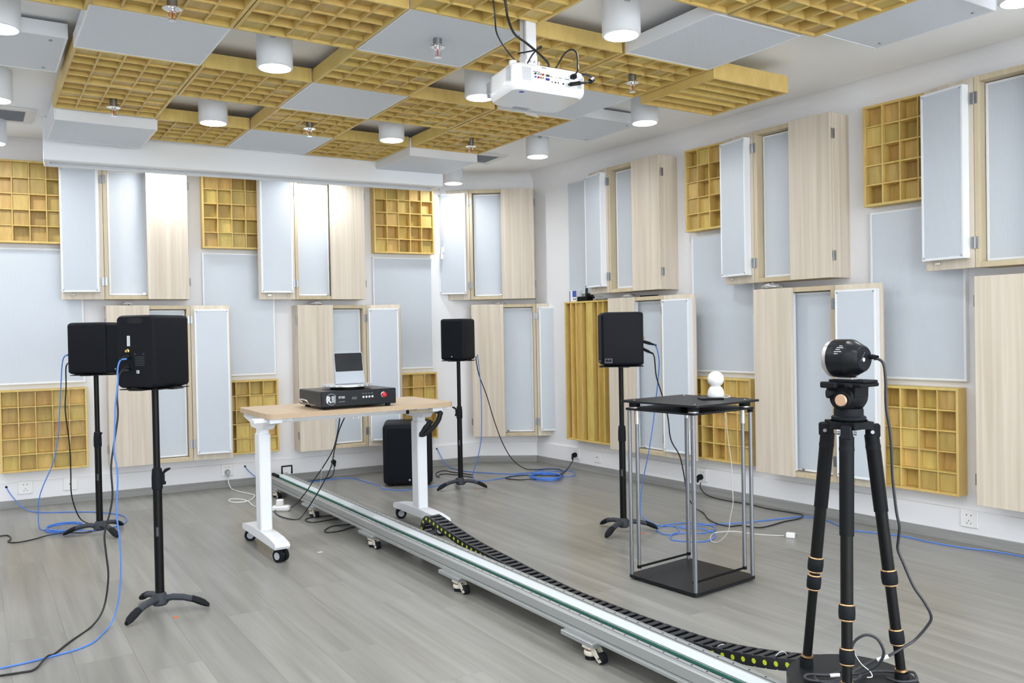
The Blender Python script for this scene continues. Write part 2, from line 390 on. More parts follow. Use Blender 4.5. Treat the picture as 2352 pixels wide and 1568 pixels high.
def cabinet(label, side, s0, z0, z1, lower=False, leaf=8., group=None):
    t = thing('wall_cabinet', label, 'cabinet', on_wall(side, s0, 0, z0), wall_rot(side), group)
    H = z1 - z0; mir = lower
    def X(a, b): return (CW - b, CW - a) if mir else (a, b)
    def B(mb, a, b, y0, y1, c, d, m, bev=.0015): mb.box(*X(a, b), y0, y1, c, d, m, bev)
    def part(nm, *a): mb = MB(); B(mb, *a); return mb.build(nm, t)
    part('back_board', .01, CW - .01, -.01, 0, .01, H - .01, 'ash')
    part('side_panel', 0, .024, -CD, 0, 0, H, 'ash_frame'); part('side_panel', CW - .02, CW, -CD, 0, 0, H, 'ash')
    part('bottom_panel', .024, CW - .02, -CD, 0, 0, .026, 'ash_frame'); part('top_panel', .024, CW - .02, -CD, 0, H - .026, H, 'ash_frame')
    # recessed perforated panel inside the open half
    x0, x1 = X(.028, .330 if mir else .268); mb = MB(); z_0, z_1, y0, y1, b = .030, H - .030, -.100, -.060, .012
    mb.box(x0, x0 + b, y0, y1, z_0, z_1, 'white_metal', .001); mb.box(x1 - b, x1, y0, y1, z_0, z_1, 'white_metal', .001)
    mb.box(x0 + b, x1 - b, y0, y1, z_0, z_0 + b, 'white_metal', .001); mb.box(x0 + b, x1 - b, y0, y1, z_1 - b, z_1, 'white_metal', .001)
    mb.box(x0 + b - .002, x1 - b + .002, y0 + .0015, y1, z_0 + b - .002, z_1 - b + .002, 'perf'); mb.build('inner_panel', t)
    if mir:                                # panel on the inner face of the closed door
        xa, xb = X(.278, .505); MB().box(xa, xb, -CD + .0005, -CD + .043, .03, H - .03, 'white_metal', .0015).build('door_panel', t)
    c = MB(); xc = X(.235, .255); c.box(*xc, -.108, -.100, .034, .046, 'chrome', .001); c.build('catch', t)
    # closed door over the other half
    d = part('door', .262, CW - .003, -CD - .02, -CD - .0005, 0, H, 'ash')
    xe = X(CW, CW)[0]
    for z in (.12, H - .115):
        sgn = -1 if mir else 1
        mb = MB().box(xe + .0002 * sgn, xe + .004 * sgn, -CD - .008, -CD + .018, z - .027, z + .027, 'hinge_steel', .0006).cyl((xe + .005 * sgn, -CD - .004, z - .027), (xe + .005 * sgn, -CD - .004, z + .027), .004, 'hinge_steel', n=8)
        mb.build('hinge', t)
    # open door, swung right round
    sg = 1 if mir else -1; hx = CW if mir else 0
    lf = MB().box(sg * .003, sg * .265, -.0, .02, 0, H, 'ash', .0015).build('door', t, (hx, -CD, 0), (0, 0, R(leaf) * sg))
    mb = MB(); a0, a1 = sorted((sg * .026, sg * .252)); y0, y1 = -.045, -.0002; z_0, z_1 = .047, H - .031
    if mir: z_0, z_1 = .046, H - .030
    mb.box(a0, a0 + b, y0, y1, z_0, z_1, 'white_metal', .0012); mb.box(a1 - b, a1, y0, y1, z_0, z_1, 'white_metal', .0012)
    mb.box(a0 + b, a1 - b, y0, y1, z_0, z_0 + b, 'white_metal', .0012); mb.box(a0 + b, a1 - b, y0, y1, z_1 - b, z_1, 'white_metal', .0012)
    mb.box(a0 + b - .002, a1 - b + .002, y0 + .0015, y1, z_0 + b - .002, z_1 - b + .002, 'perf'); mb.build('perforated_panel', lf)
    for x in (a0 + .012, a1 - .012):
        for z in (z_0 + .014, z_1 - .014): link('screw', SCREW, lf, (x, y0, z))
    if not mir: MB().box(sg * .205, sg * .18, -.012, 0, .028, .036, 'chrome', .001).build('catch', lf)
    for z in (.118, H - .1): link('hinge', HINGE, t, (hx, -CD - .0006, z))
    return t
UZ = (1.355, 2.253); LZ = (.232, 1.313)
CABG_U, CABG_L = 'upper row of hinged wall cabinets', 'lower row of hinged wall cabinets'
for side, s0, a, b, la, lb in (('back', .286, 'back wall above the paired speakers', 'back wall directly behind the front speaker', 14, -6),
                               ('back', 1.555, 'back wall above the desk', 'back wall behind the desk turntable', 2, -26),
                               ('corner', -.035, 'chamfered corner wall', 'chamfered corner wall beside the corner speaker', 4, 4),
                               ('side', -4.565, 'side wall next to the corner', 'side wall beside the vertical slat diffuser', 10, 3),
                               ('side', -3.277, 'side wall, the one above the tripod', 'side wall directly behind the tripod', 10, 5),
                               ('side', -1.996, 'side wall, cut by the picture edge', 'side wall, cut by the picture edge', 9, 4)):
    cabinet('upper pale wood cabinet with open panelled door on ' + a, side, s0, *UZ, False, la, CABG_U)
    cabinet('lower pale wood cabinet on ' + b, side, s0, *LZ, True, lb, CABG_L)

k = 0
def wall_column(side, s, up, lo, mid, uplab, lolab, midlab):
    global k
    k += 1
    if up: skyline('skyline_diffuser', uplab, on_wall(side, s, .002, 1.722), wall_rot(side), group='square wooden diffusers on the walls', seed=k * 11 + 1)
    if lo is not None: skyline('skyline_diffuser', lolab, on_wall(side, s + lo, .002, .24), wall_rot(side), group='square wooden diffusers on the walls', seed=k * 11 + 2)
    if mid: perf_panel('acoustic_panel', midlab, on_wall(side, s, 0, .805), wall_rot(side), .505, .89, .03, 'white perforated panels flat on the walls')
wall_column('back', -.345, 1, .005, 1, 'yellow wooden grid diffuser high on back wall at the picture edge', 'yellow wooden grid diffuser low on back wall behind blue and black speaker cables', 'white perforated panel on back wall beside the rear speaker')
wall_column('back', .921, 1, 0, 1, 'yellow wooden grid diffuser high on back wall between the first two cabinets', 'yellow wooden grid diffuser behind the desk end nearer the paired speakers', 'white perforated panel on back wall above the desk end')
wall_column('back', 2.190, 1, 0, 1, 'yellow wooden grid diffuser high on back wall next to the corner', 'yellow wooden grid diffuser low on back wall above the subwoofer', 'white perforated panel on back wall next to the corner speaker')
wall_column('side', -3.888, 1, .004, 1, 'yellow wooden grid diffuser high on side wall between cabinets', 'yellow wooden grid diffuser low on side wall behind the white ball device', 'white perforated panel on side wall above the white ball device')
wall_column('side', -2.610, 1, -.015, 1, 'yellow wooden grid diffuser high on side wall by the largest open door', 'yellow wooden grid diffuser low on side wall beside the tripod', 'white perforated panel on side wall beside the tripod device')
perf_panel('acoustic_panel', 'thin white perforated panel high on side wall behind the open cabinet door', on_wall('side', -5.19, 0, 1.37), wall_rot('side'), .505, .88, .02, 'white perforated panels flat on the walls')

def slat_diffuser():
    t = thing('slat_diffuser', 'tall yellow wooden diffuser of vertical slats standing out near the room corner', 'diffuser', on_wall('side', -5.147, .0, .243), wall_rot('side'))
    W, H, D = .517, 1.067, .10
    MB().box(.002, W - .002, -.008, 0, .002, H - .002, 'pine').build('back_board', t)
    for b in ((0, .012, -D, 0, 0, H), (W - .012, W, -D, 0, 0, H), (.012, W - .012, -D, 0, 0, .012), (.012, W - .012, -D, 0, H - .012, H)):
        me, c = bar_mesh(*b); link('rim', me, t, c)
    n = 8; cw = (W - .024 + .008) / n
    for i in range(1, n):
        me, c = bar_mesh(.012 + i * cw - .008, .012 + i * cw, -D + .002, -.006, .012, H - .012); link('slat', me, t, c)
    for i, d in enumerate((.012, .05, .075, .03, .085, .03, .062, .012)):
        link('block', block_mesh(cw - .009, H - .026, d), t, (.012 + i * cw + (cw - .008) / 2, -.008, H / 2))
slat_diffuser()

# ceiling grid: local X = world X, local Z = towards the camera, local -Y = down
CROT = (R(90), 0, 0)
XS = {'Z': -.128, 'A': .385, 'B': .895, 'C': 1.405, 'D': 1.915, 'E': 2.435, 'F': 2.955}
YF = {0: 5.515, 1: 4.98, 2: 4.45, 3: 3.92, 4: 3.385, 5: 2.855, 6: 2.335}     # far edge of each row
RW = 'wooden grid diffuser on the ceiling '
n = 100
def ceil_sky(col, row, lab, dx=0, dy=0, dz=0):
    global n
    n += 1
    skyline('ceiling_diffuser', 'yellow ' + RW + lab, (XS[col] + dx, YF[row] + dy, 2.362 + dz), CROT, GW, .53, .066, 'wooden grid diffusers on the ceiling', n, rim=.013, div=.008)
    h = thing
ceil_sky('A', 1, 'around the sprinkler over the speaker stands')
ceil_sky('A', 2, 'between white panel and sprinkler, over the speaker stands')
ceil_sky('B', 0, 'touching the screen case, beside the white box panel')
ceil_sky('B', 2, 'between the two downlights over the desk end')
ceil_sky('A', 4, 'with a sprinkler at the top picture edge')
ceil_sky('B', 4, 'at the top picture edge beside the large downlight')
ceil_sky('Z', 4, 'at the top corner of the picture', 0, -.02, -.03)
ceil_sky('C', 3, 'below the panel with the big sprinkler')
ceil_sky('C', 1, 'around the sprinkler over the desk')
ceil_sky('C', 5, 'behind the projector cables at the top picture edge')
ceil_sky('D', 4, 'behind the projector pole')
ceil_sky('E', 4, 'around the sprinkler beside the projector')
ceil_sky('D', 2, 'below the downlight half hidden by the projector')
ceil_sky('D', 0, 'touching the screen case above the desk')
ceil_sky('E', 2, 'beneath the projector and its taped sticker')
ceil_sky('E', 1, 'around the sprinkler nearest the room corner')
ceil_sky('E', 6, 'cut by the top picture edge above the tripod', .055, -.03)
ceil_sky('D', 6, 'cut by the top picture edge above the rail', .055, -.03)
def ceil_panel(col, row, lab, z=2.298, d=.055, screws=0, dx=0, dy=0, h=.53, w=GW):
    perf_panel('ceiling_panel', lab, (XS[col] + dx, YF[row] + dy, z + d), CROT, w, h, d, 'white perforated panels on the ceiling', 'perf_ceiling', screws, .008)
ceil_panel('A', 3, 'white perforated ceiling panel above the first wooden grid over the speaker stands')
ceil_panel('C', 4, 'white perforated ceiling panel pierced by the big sprinkler')
ceil_panel('C', 2, 'white perforated ceiling panel between two wooden grids over the desk')
ceil_panel('C', 0, 'white perforated ceiling panel touching the screen case')
ceil_panel('E', 5, 'white perforated ceiling panel with white edge beside the largest downlight')
ceil_panel('E', 3, 'white perforated ceiling panel behind the projector')
ceil_panel('A', 0, 'deep white box panel hanging at the screen case end, over the speakers', 2.243, .115, dx=.01, dy=.03)
ceil_panel('E', 0, 'deep white box panel hanging at the screen case end next to the corner', 2.243, .115, dx=-.01, dy=.0)
ceil_panel('Z', 2, 'screwed white ceiling panel at the picture edge by the two cut downlights', 2.33, .06, .06, dx=-.01)
ceil_panel('F', 2, 'screwed white ceiling panel between two downlights along the side wall', 2.33, .06, .06)
ceil_panel('F', 6, 'screwed white ceiling panel near the top picture corner above the side wall', 2.33, .06, .06)
def ceil_slats():
    W, H, D = .52, .515, .085
    t = thing('ceiling_slat_diffuser', 'yellow wooden ceiling diffuser of long parallel slats near the side wall', 'diffuser', (2.95, 3.345, 2.342), CROT)
    MB().box(.002, W - .002, -.006, 0, .002, H - .002, 'pine').build('back_board', t)
    for b in ((0, .013, -D, 0, 0, H), (W - .013, W, -D, 0, 0, H), (.013, W - .013, -D, 0, 0, .013), (.013, W - .013, -D, 0, H - .013, H)):
        me, c = bar_mesh(*b); link('rim', me, t, c)
    m = 6; ch = (H - .026 + .01) / m
    for i in range(1, m):
        me, c = bar_mesh(.013, W - .013, -D + .004, -.004, .013 + i * ch - .01, .013 + i * ch); link('slat', me, t, c)
    for i, d in enumerate((.05, .03, .06, .02, .05, .03)):
        link('block', block_mesh(W - .028, ch - .011, d), t, (W / 2, -.006, .013 + i * ch + (ch - .01) / 2))
ceil_slats()

def screen_case():
    a = R(-4.65)
    t = thing('projector_screen', 'long white retractable screen case under the ceiling above the back wall', 'projector screen', (.387, 5.69, 2.155), (0, 0, a))
    L, W, H = 2.552, .236, .25
    m = MB().box(0, L, 0, .012, 0, H, 'case_white', .004).box(0, L, W - .012, W, 0, H, 'case_white', .004).box(.012, L - .012, .012, W - .012, .02, .03, 'case_white')
    m.box(.0, L, .012, .035, 0, .006, 'case_white', .002).box(0, L, W - .03, W - .012, 0, .006, 'case_white', .002)
    m.build('case', t)
    for x0, x1 in ((-.002, .03), (L - .03, L + .002)): MB().box(x0, x1, .001, W - .001, 0.001, H, 'case_white', .004).build('end_cap', t)
    MB().cyl((.05, .12, .028), (L - .05, .12, .028), .016, 'white_metal', n=12).build('weight_bar', t)
screen_case()

# ------------------------------------------------------------------ downlights, sprinklers, vents
def downlight(x, y, lab):
    t = thing('ceiling_downlight', 'white cylindrical ceiling downlight ' + lab, 'ceiling light', (x, y, 2.255), group='white cylinder downlights')
    MB().lathe([(.066, .006), (.0672, 0), (.0725, -.0), (.0765, .004), (.0765, .142), (.074, .1495), (.0001, .1495)], 'white_lamp', 40).build('housing', t)
    MB().lathe([(.0001, .004), (.067, .004)], 'lamp_glow', 32).build('diffuser', t)
    for q in range(4):
        an = R(-118 + q * 4.6); MB().box(-.0014, .0014, -.0772, -.0762, .108, .126, 'ink_grey', 0, Matrix.Rotation(an + R(90), 4, 'Z')).build('vent_slot', t)
for x, y, lab in ((1.143, 4.775, 'in the wooden grid over the desk end'), (1.143, 3.665, 'large one in the wooden grid over the speaker stands'), (2.169, 4.705, 'in the grid above the desk centre'),
                  (2.20, 2.60, 'largest one, beside the projector pole'), (3.245, 3.645, 'near the long slat diffuser'), (3.23, 4.70, 'along the side wall, second from the corner'),
                  (3.22, 5.856, 'at the end of the screen case, by the corner'), (2.162, 3.64, 'half hidden behind the projector'), (.113, 3.69, 'cut by the picture edge at the top corner'),
                  (.127, 4.80, 'cut by the picture edge above the ceiling vent'), (.135, 5.86, 'barely showing at the picture edge below the vent'), (3.24, 1.60, 'cut by the picture edge above the side wall'),
                  (1.143, 6.03, 'hidden behind the screen case above the first cabinet'), (2.17, 5.955, 'hidden behind the screen case above the second cabinet')):
    downlight(x, y, lab)
def sprinkler(x, y, lab, top=2.362, dz=0):
    t = thing('sprinkler', 'chrome ceiling sprinkler head ' + lab, 'sprinkler', (x, y, 2.295 + dz), group='ceiling sprinklers')
    MB().cyl((0, 0, -.024), (0, 0, .10), .0185, 'hinge_steel', n=16).build('pipe', t)
    MB().lathe([(.0001, -.026), (.022, -.031), (.034, -.029), (.034, -.027), (.019, -.022), (.0001, -.022)], 'chrome', 22).build('escutcheon', t)
    m = MB().cyl((0, 0, -.026), (0, 0, -.040), .010, 'chrome', n=12)
    for sgn in (-1, 1): m.tube([(sgn * .009, 0, -.036), (sgn * .015, 0, -.048), (sgn * .011, 0, -.062), (0, 0, -.070)], .0024, 'chrome', 6)
    m.build('frame', t)
    MB().cyl((0, 0, -.040), (0, 0, -.064), .0021, 'red', n=8).build('glass_bulb', t)
    MB().cyl((0, 0, -.070), (0, 0, -.0725), .0155, 'chrome', n=18).build('deflector', t)
for x, y, lab, dz in ((.640, 4.72, 'in the wooden grid over the speaker stands', 0), (.633, 3.20, 'at the top picture edge', 0), (1.643, 3.10, 'under the white perforated panel', 0),
                      (1.654, 4.69, 'in the wooden grid over the desk', 0), (2.70, 4.67, 'in the grid next to the corner', 0), (2.686, 3.10, 'beside the projector', 0)):
    sprinkler(x, y, lab, dz=dz)
def vent(x0, x1, y0, y1, lab, rot=0):
    t = thing('ceiling_vent', lab, 'vent', ((x0 + x1) / 2, (y0 + y1) / 2, CZ - .012), (0, 0, rot)); w, h = (x1 - x0) / 2, (y1 - y0) / 2; b = .05
    m = MB().box(-w, w, -h, -h + b, 0, .012, 'vent_frame', .003).box(-w, w, h - b, h, 0, .012, 'vent_frame', .003).box(-w, -w + b, -h + b, h - b, 0, .012, 'vent_frame', .003).box(w - b, w, -h + b, h - b, 0, .012, 'vent_frame', .003)
    m.build('frame', t); MB().box(-w + b, w - b, -h + b, h - b, .009, .012, 'hole').build('backing', t)
    me = MB().box(-w + b, w - b, -.009, .009, -.001, .001, 'vent_grey', 0, Matrix.Rotation(R(35), 4, 'X')).mesh('slat')
    q = -h + b + .012
    while q < h - b: link('slat', me, t, (0, q, .005)); q += .019
vent(-.55, .345, 5.52, 5.88, 'grey slatted air vent in white frame on the ceiling by the picture edge')
vent(3.02, 3.42, 5.35, 5.70, 'grey slatted air vent on the ceiling near the room corner', R(-3))

# ------------------------------------------------------------------ wall outlets
def outlet(side, s, z, lab, blank=False):
    t = thing('wall_outlet', lab, 'outlet', on_wall(side, s, .014, z), wall_rot(side), 'white wall plates along the skirting')
    MB().box(-.043, .043, -.008, 0, -.043, .043, 'white_plastic', .003).build('plate', t)
    if blank:
        MB().box(-.006, .006, -.0095, -.008, -.004, .004, 'ink_grey').build('slot', t); return t
    m = MB().box(-.0125, -.0085, -.0085, -.0078, .016, .022, 'hole').box(.0085, .0125, -.0085, -.0078, .016, .022, 'hole')
    m.build('slot', t)
    m = MB().box(-.0013, .0013, -.0085, -.0078, -.013, -.005, 'hole')
    for sg in (-1, 1): m.box(-.0013, .0013, -.0085, -.0078, -.004, .004, 'hole', 0, Matrix.Translation((sg * .009, 0, -.021)) @ Matrix.Rotation(R(30) * sg, 4, 'Y'))
    m.build('slot', t); return t
outlet('back', -.207, .131, 'white wall socket below the grid diffuser by the picture edge')
outlet('back', .053, .129, 'blank white wall plate behind the rear speaker stand', True)
outlet('back', 1.063, .126, 'white wall socket holding a grey plug behind the desk leg')
outlet('side', -5.135, .126, 'white wall socket holding a black plug below the slat diffuser')
outlet('side', -4.882, .122, 'blank white wall plate next to the slat diffuser socket', True)
outlet('side', -3.837, .122, 'white wall socket holding a black plug behind the black stand')
outlet('side', -2.106, .126, 'empty white wall socket beside the tripod')
outlet('back', 1.845, .135, 'white wall socket with a black plug behind the desk cables')
def wall_plug(side, s, z, m, lab, tail):
    t = thing('power_plug', lab, 'plug', on_wall(side, s, .022, z), wall_rot(side))
    MB().lathe([(.0001, .034), (.012, .033), (.018, .02), (.019, .0)], m, 20, axis='Y').build('body', t)
    MB().tube([(0, -.022, -.008), (0, -.034, -.018), (0, -.036, -.034)], .0085, m, 10, taper=[1.4, 1.1, .6]).build('strain_relief', t)
wall_plug('side', -5.135, .113, 'rubber', 'round black power plug below the slat diffuser', 0)
wall_plug('side', -3.842, .108, 'rubber', 'round black power plug in the wall socket behind the black stand', 0)
wall_plug('back', 1.845, .115, 'rubber', 'round black power plug in the wall behind the desk cables', 0)
wall_plug('back', 1.063, .112, 'vent_grey', 'grey power plug in the socket behind the desk leg', 0)

# ------------------------------------------------------------------ speakers and stands
SW, SD, SH = .174, .222, .284
def rounded_rect(w, h, r, n=5):
    out = []
    for cx, cy, a0 in ((w / 2 - r, h / 2 - r, 0), (-w / 2 + r, h / 2 - r, 90), (-w / 2 + r, -h / 2 + r, 180), (w / 2 - r, -h / 2 + r, 270)):
        for i in range(n + 1): a = R(a0 + 90 * i / n); out.append((cx + r * math.cos(a), cy + r * math.sin(a)))
    return out
def shell_loft(m, secs, mt):
    """rounded box along Y: secs = [(y, w, h, r)], centred on x and z"""
    vs = []; fs = []; K = None
    for y, w_, h_, r_ in secs:
        P = rounded_rect(w_, h_, r_); K = len(P); vs += [(x, y, z) for x, z in P]
    for i in range(len(secs) - 1):
        for q in range(K): fs.append((i * K + q, i * K + (q + 1) % K, (i + 1) * K + (q + 1) % K, (i + 1) * K + q))
    m.add(vs, fs, mt, None, True); m.add(vs[:K], [list(range(K))], mt); m.add(vs[-K:], [list(range(K))[::-1]], mt)
def speaker(x, y, face, lab):
    t = thing('studio_speaker', lab, 'speaker', (x, y, .8995), (0, 0, R(face + 90)), 'black studio speakers on stands'); hz = SH / 2 + .002
    m = MB()
    shell_loft(m, [(-SD / 2 + .006, SW - .02, SH - .02, .012), (-SD / 2 + .012, SW - .004, SH - .004, .016), (-SD / 2 + .03, SW, SH, .018), (SD / 2 - .03, SW, SH, .018), (SD / 2 - .012, SW - .003, SH - .003, .018), (SD / 2 - .001, SW - .014, SH - .014, .014)], 'speaker_black')
    o = m.build('cabinet', t, (0, 0, hz))
    MB().box(-SW / 2 + .012, SW / 2 - .012, -SD / 2 - .001, -SD / 2 + .008, -SH / 2 + .012, SH / 2 - .012, 'grille_black', .006).build('grille', t, (0, 0, hz))
    MB().lathe([(.0001, .002), (.004, .0016), (.0048, 0)], 'chrome', 14, axis='Y').build('badge', t, (0, -SD / 2 - .001, .026))
    r = SD / 2 - .001
    m = MB(); P = rounded_rect(.066, .017, .008)
    m.prism(P, r - .001, r + .0012, 'hole'); m.build('handle_slot', t, (-.004, 0, SH - .02))
    m = MB(); P2 = rounded_rect(.070, .021, .010); P1 = rounded_rect(.064, .015, .0075); K = len(P2)
    m.add([(a, r + .0018, b) for a, b in P2] + [(a, r + .0018, b) for a, b in P1], [(i, (i + 1) % K, K + (i + 1) % K, K + i) for i in range(K)], 'satin_black'); m.build('handle_rim', t, (-.004, 0, SH - .02))
    m = MB().box(-.0065, .0065, r, r + .0012, -.02, .02, 'ink_white'); 
    for q in range(9): m.box(-.0035 + .001 * (q % 3), .0025, r + .0011, r + .0014, -.017 + q * .004, -.0155 + q * .004, 'ink_grey')
    m.build('serial_sticker', t, (.028, 0, .186))
    MB().lathe([(.0001, .016), (.005, .016), (.0065, .010), (.0085, .008), (.0085, 0)], 'brass', 12, axis='Y').build('trim_knob', t, (.028, r, .147), (0, 0, R(180)))
    m = MB()
    for q in range(6): m.box(-.03, .012, r, r + .0005, -.001 - q * .0065, .0012 - q * .0065, 'ink_dim')
    for q in (-.031, .008): m.prism([(q, .008), (q + .009, .008), (q + .0045, .016)], r, r + .0006, 'ink_dim')
    m.build('rating_text', t, (-.012, 0, .124))
    MB().box(-.006, .006, r, r + .001, -.006, .006, 'ink_white', 0).box(-.002, .004, r, r + .0014, -.003, .003, 'ink_grey').build('mark_sticker', t, (-.012, 0, .066))
    MB().lathe([(.0001, .004), (.011, .004), (.013, 0)], 'black', 16, axis='Y').build('audio_socket', t, (.026, r, .128), (0, 0, R(180)))
    MB().box(-.014, .014, r - .001, r + .004, -.011, .011, 'black', .002).build('power_inlet', t, (.026, 0, .088))
    # small outlined plate low on one cheek
    m = MB(); yy = -SD / 2 + .034
    for b in ((-.0185, .0185, .0095, .0105), (-.0185, .0185, -.0105, -.0095), (-.0185, -.0175, -.0095, .0095), (.0175, .0185, -.0095, .0095)): m.box(SW / 2, SW / 2 + .0007, yy + b[0], yy + b[1], b[2], b[3], 'ink_white')
    m.box(SW / 2, SW / 2 + .0007, yy - .002, yy + .002, .003, .007, 'ink_grey')
    for q in range(2): m.box(SW / 2, SW / 2 + .0007, yy - .012, yy + .012, -.001 - q * .004, .0005 - q * .004, 'ink_dim')
    if face == 148.6: m.build('name_plate', t, (0, 0, .029))
    for sx in (-1, 1):
        for sy in (-1, 1): MB().cyl((sx * .06, sy * .075, -.0008), (sx * .06, sy * .075, .006), .009, 'rubber', n=10).build('foot', t)
    return t
def audio_plug(x, y, z, d, m, lab):
    t = thing('cable_plug', lab, 'plug', (x, y, z), (0, 0, d))
    MB().lathe([(.0085, .0), (.0095, -.004), (.0095, -.028), (.007, -.034), (.0055, -.05), (.0035, -.052)], m, 14, axis='Y').build('body', t)
def stand(x, y, legs, face, lever, lab):
    t = thing('speaker_stand', lab, 'stand', (x, y, 0), (0, 0, 0), 'black speaker stands with grey feet')
    MB().lathe([(.0001, .028), (.026, .028), (.033, .036), (.031, .055), (.023, .074), (.018, .078)], 'foot_grey', 24).build('hub', t)
    for a in legs:
        c, s = math.cos(R(a)), math.sin(R(a))
        rad = [.012, .05, .09, .125, .15, .172, .188]; zs = [.05, .056, .052, .042, .032, .022, .013]; tp = [1.0, .95, .92, .92, 1.0, .9, .5]
        m = MB(); vs = []; fs = []; nn = 12
        for r_, z_, q in zip(rad, zs, tp):
            for i in range(nn):
                th = 2 * math.pi * i / nn; wx = .0185 * q * math.cos(th); wz = .0135 * q * math.sin(th)
                vs.append((r_, wx, max(z_ + wz, .0006)))
        K = len(rad)
        for i in range(K - 1):
            for j in range(nn): fs.append((i * nn + j, i * nn + (j + 1) % nn, (i + 1) * nn + (j + 1) % nn, (i + 1) * nn + j))
        m.add(vs[:4 * nn], [f for f in fs[:3 * nn]], 'foot_grey', None, True); leg = m.build('leg', t, None, (0, 0, R(a)))
        m = MB(); m.add([(a_, b_ * 1.08, max(c_ * 1.04, .0005)) for a_, b_, c_ in vs[3 * nn:]], [[q - 3 * nn for q in f] for f in fs[3 * nn:]] + [list(range(3 * nn, 4 * nn))], 'rubber', None, True); m.build('foot', leg)
    MB().cyl((0, 0, .07), (0, 0, .50), .0175, 'tube_black', n=24).build('lower_tube', t)
    MB().cyl((0, 0, .49), (0, 0, .894), .013, 'tube_black', n=24).build('upper_tube', t)
    MB().lathe([(.0178, .49), (.0205, .493), (.021, .50), (.021, .54), (.0185, .572), (.014, .577)], 'rubber', 24).build('collar', t)
    lv = thing; c, s = math.cos(R(lever)), math.sin(R(lever)); Mz = Matrix.Rotation(R(lever), 4, 'Z')
    MB().box(.016, .028, -.008, .008, .508, .56, 'rubber', .003, Mz).cyl((.026, 0, .515), (.032, 0, .515), .007, 'rubber', n=10, M=Mz).tube([(.024, 0, .556), (.034, 0, .566), (.05, 0, .572)], .0058, 'rubber', 8, Mz, [.9, 1.2, .7]).build('clamp_lever', t)
    b = R(face)
    MB().box(-.118, .118, -.03, .03, .892, .8985, 'plate_black', .002, Matrix.Rotation(b, 4, 'Z')).box(-.03, .03, -.112, .112, .8925, .898, 'plate_black', .002, Matrix.Rotation(b, 4, 'Z')).box(-.10, .10, -.085, .085, .894, .8978, 'plate_black', .001, Matrix.Rotation(b, 4, 'Z')).build('top_plate', t)
    vb = math.atan2(-y, -x)
    Mv = Matrix.Rotation(vb - R(12), 4, 'Z')
    m = MB()
    for q in ((-.0048, -.0042, .305, .342), (.0042, .0048, .305, .342), (-.0048, .0048, .305, .3056), (-.0048, .0048, .3414, .342)): m.box(.0168, .0178, q[0], q[1], q[2], q[3], 'ink_grey', 0, Mv)
    for q in range(7): m.box(.0168, .0179, -.003 + (q % 2) * .001, .0025, .309 + q * .0045, .3115 + q * .0045, 'ink_grey', 0, Mv)
    m.build('label_print', t)
    return t
SPK = ((.617, 3.622, 42., (-139, -23.5, 102.5), -20, 'speaker showing its back with handle slot, closest to the desk front', 'stand under the speaker that shows its handle slot'),
       (.587, 5.24, -36.4, (159.6, -69.5, 44.6), -70, 'speaker partly hidden behind the one with the handle slot', 'stand beside the blue cable coil below the grid diffuser'),
       (2.866, 5.19, 218., (183, -42.8, 70), 160, 'speaker facing out of the room corner, beyond the desk', 'stand near the subwoofer and the corner'),
       (2.947, 3.533, 148.6, (91.4, 201.4, -25), 60, 'speaker seen from its side with a small outlined plate', 'stand next to the black rod table'))
for x, y, f, legs, lev, a, b in SPK:
    speaker(x, y, f, 'black studio ' + a); stand(x, y, legs, f, lev, 'black pole ' + b)
tag(MB().box(.645, .662, 3.50, 3.517, .0002, .0016, 'orange').build('floor_sticker'), 'small orange sticker on the floor under the stand with the handle slot speaker', 'sticker')
tag(MB().box(3.0, 3.022, 3.44, 3.455, .0002, .0016, 'orange').build('floor_sticker'), 'small orange sticker on the floor under the stand by the rod table', 'sticker')
tag(MB().box(2.90, 2.92, 5.06, 5.08, .0002, .0016, 'orange').build('floor_sticker'), 'small orange sticker on the floor under the corner speaker stand', 'sticker')
tag(MB().box(-.012, .012, -.010, .010, .0002, .0012, 'ink_white').build('paper_scrap', None, (1.46, 4.12, 0), (0, 0, R(12))), 'small white scrap of paper on the floor beside the rail', 'paper')

def subwoofer():
    t = thing('subwoofer', 'large black subwoofer standing on the floor behind the desk leg', 'subwoofer', (2.692, 5.663, 0), (0, 0, R(-26.5)))
    m = MB(); W, D, H = .352, .365, .434
    shell_loft(m, [(-D / 2, W - .03, H - .03, .03), (-D / 2 + .008, W - .008, H - .008, .032), (-D / 2 + .03, W, H, .034), (D / 2 - .03, W, H, .034), (D / 2, W - .03, H - .03, .03)], 'speaker_black')
    m.build('cabinet', t, (0, 0, H / 2 + .012))
    MB().box(-W / 2 + .03, W / 2 - .03, -D / 2 - .002, -D / 2 + .004, .06, H - .02, 'grille_black', .002).build('front_grille', t)
    MB().lathe([(.0001, .003), (.007, .0025), (.008, 0)], 'chrome', 14, axis='Y').build('badge', t, (.01, -D / 2 - .002, .045))
    for sx in (-1, 1):
        for sy in (-1, 1): MB().cyl((sx * .13, sy * .14, 0), (sx * .13, sy * .14, .014), .016, 'rubber', n=12).build('foot', t)
subwoofer()

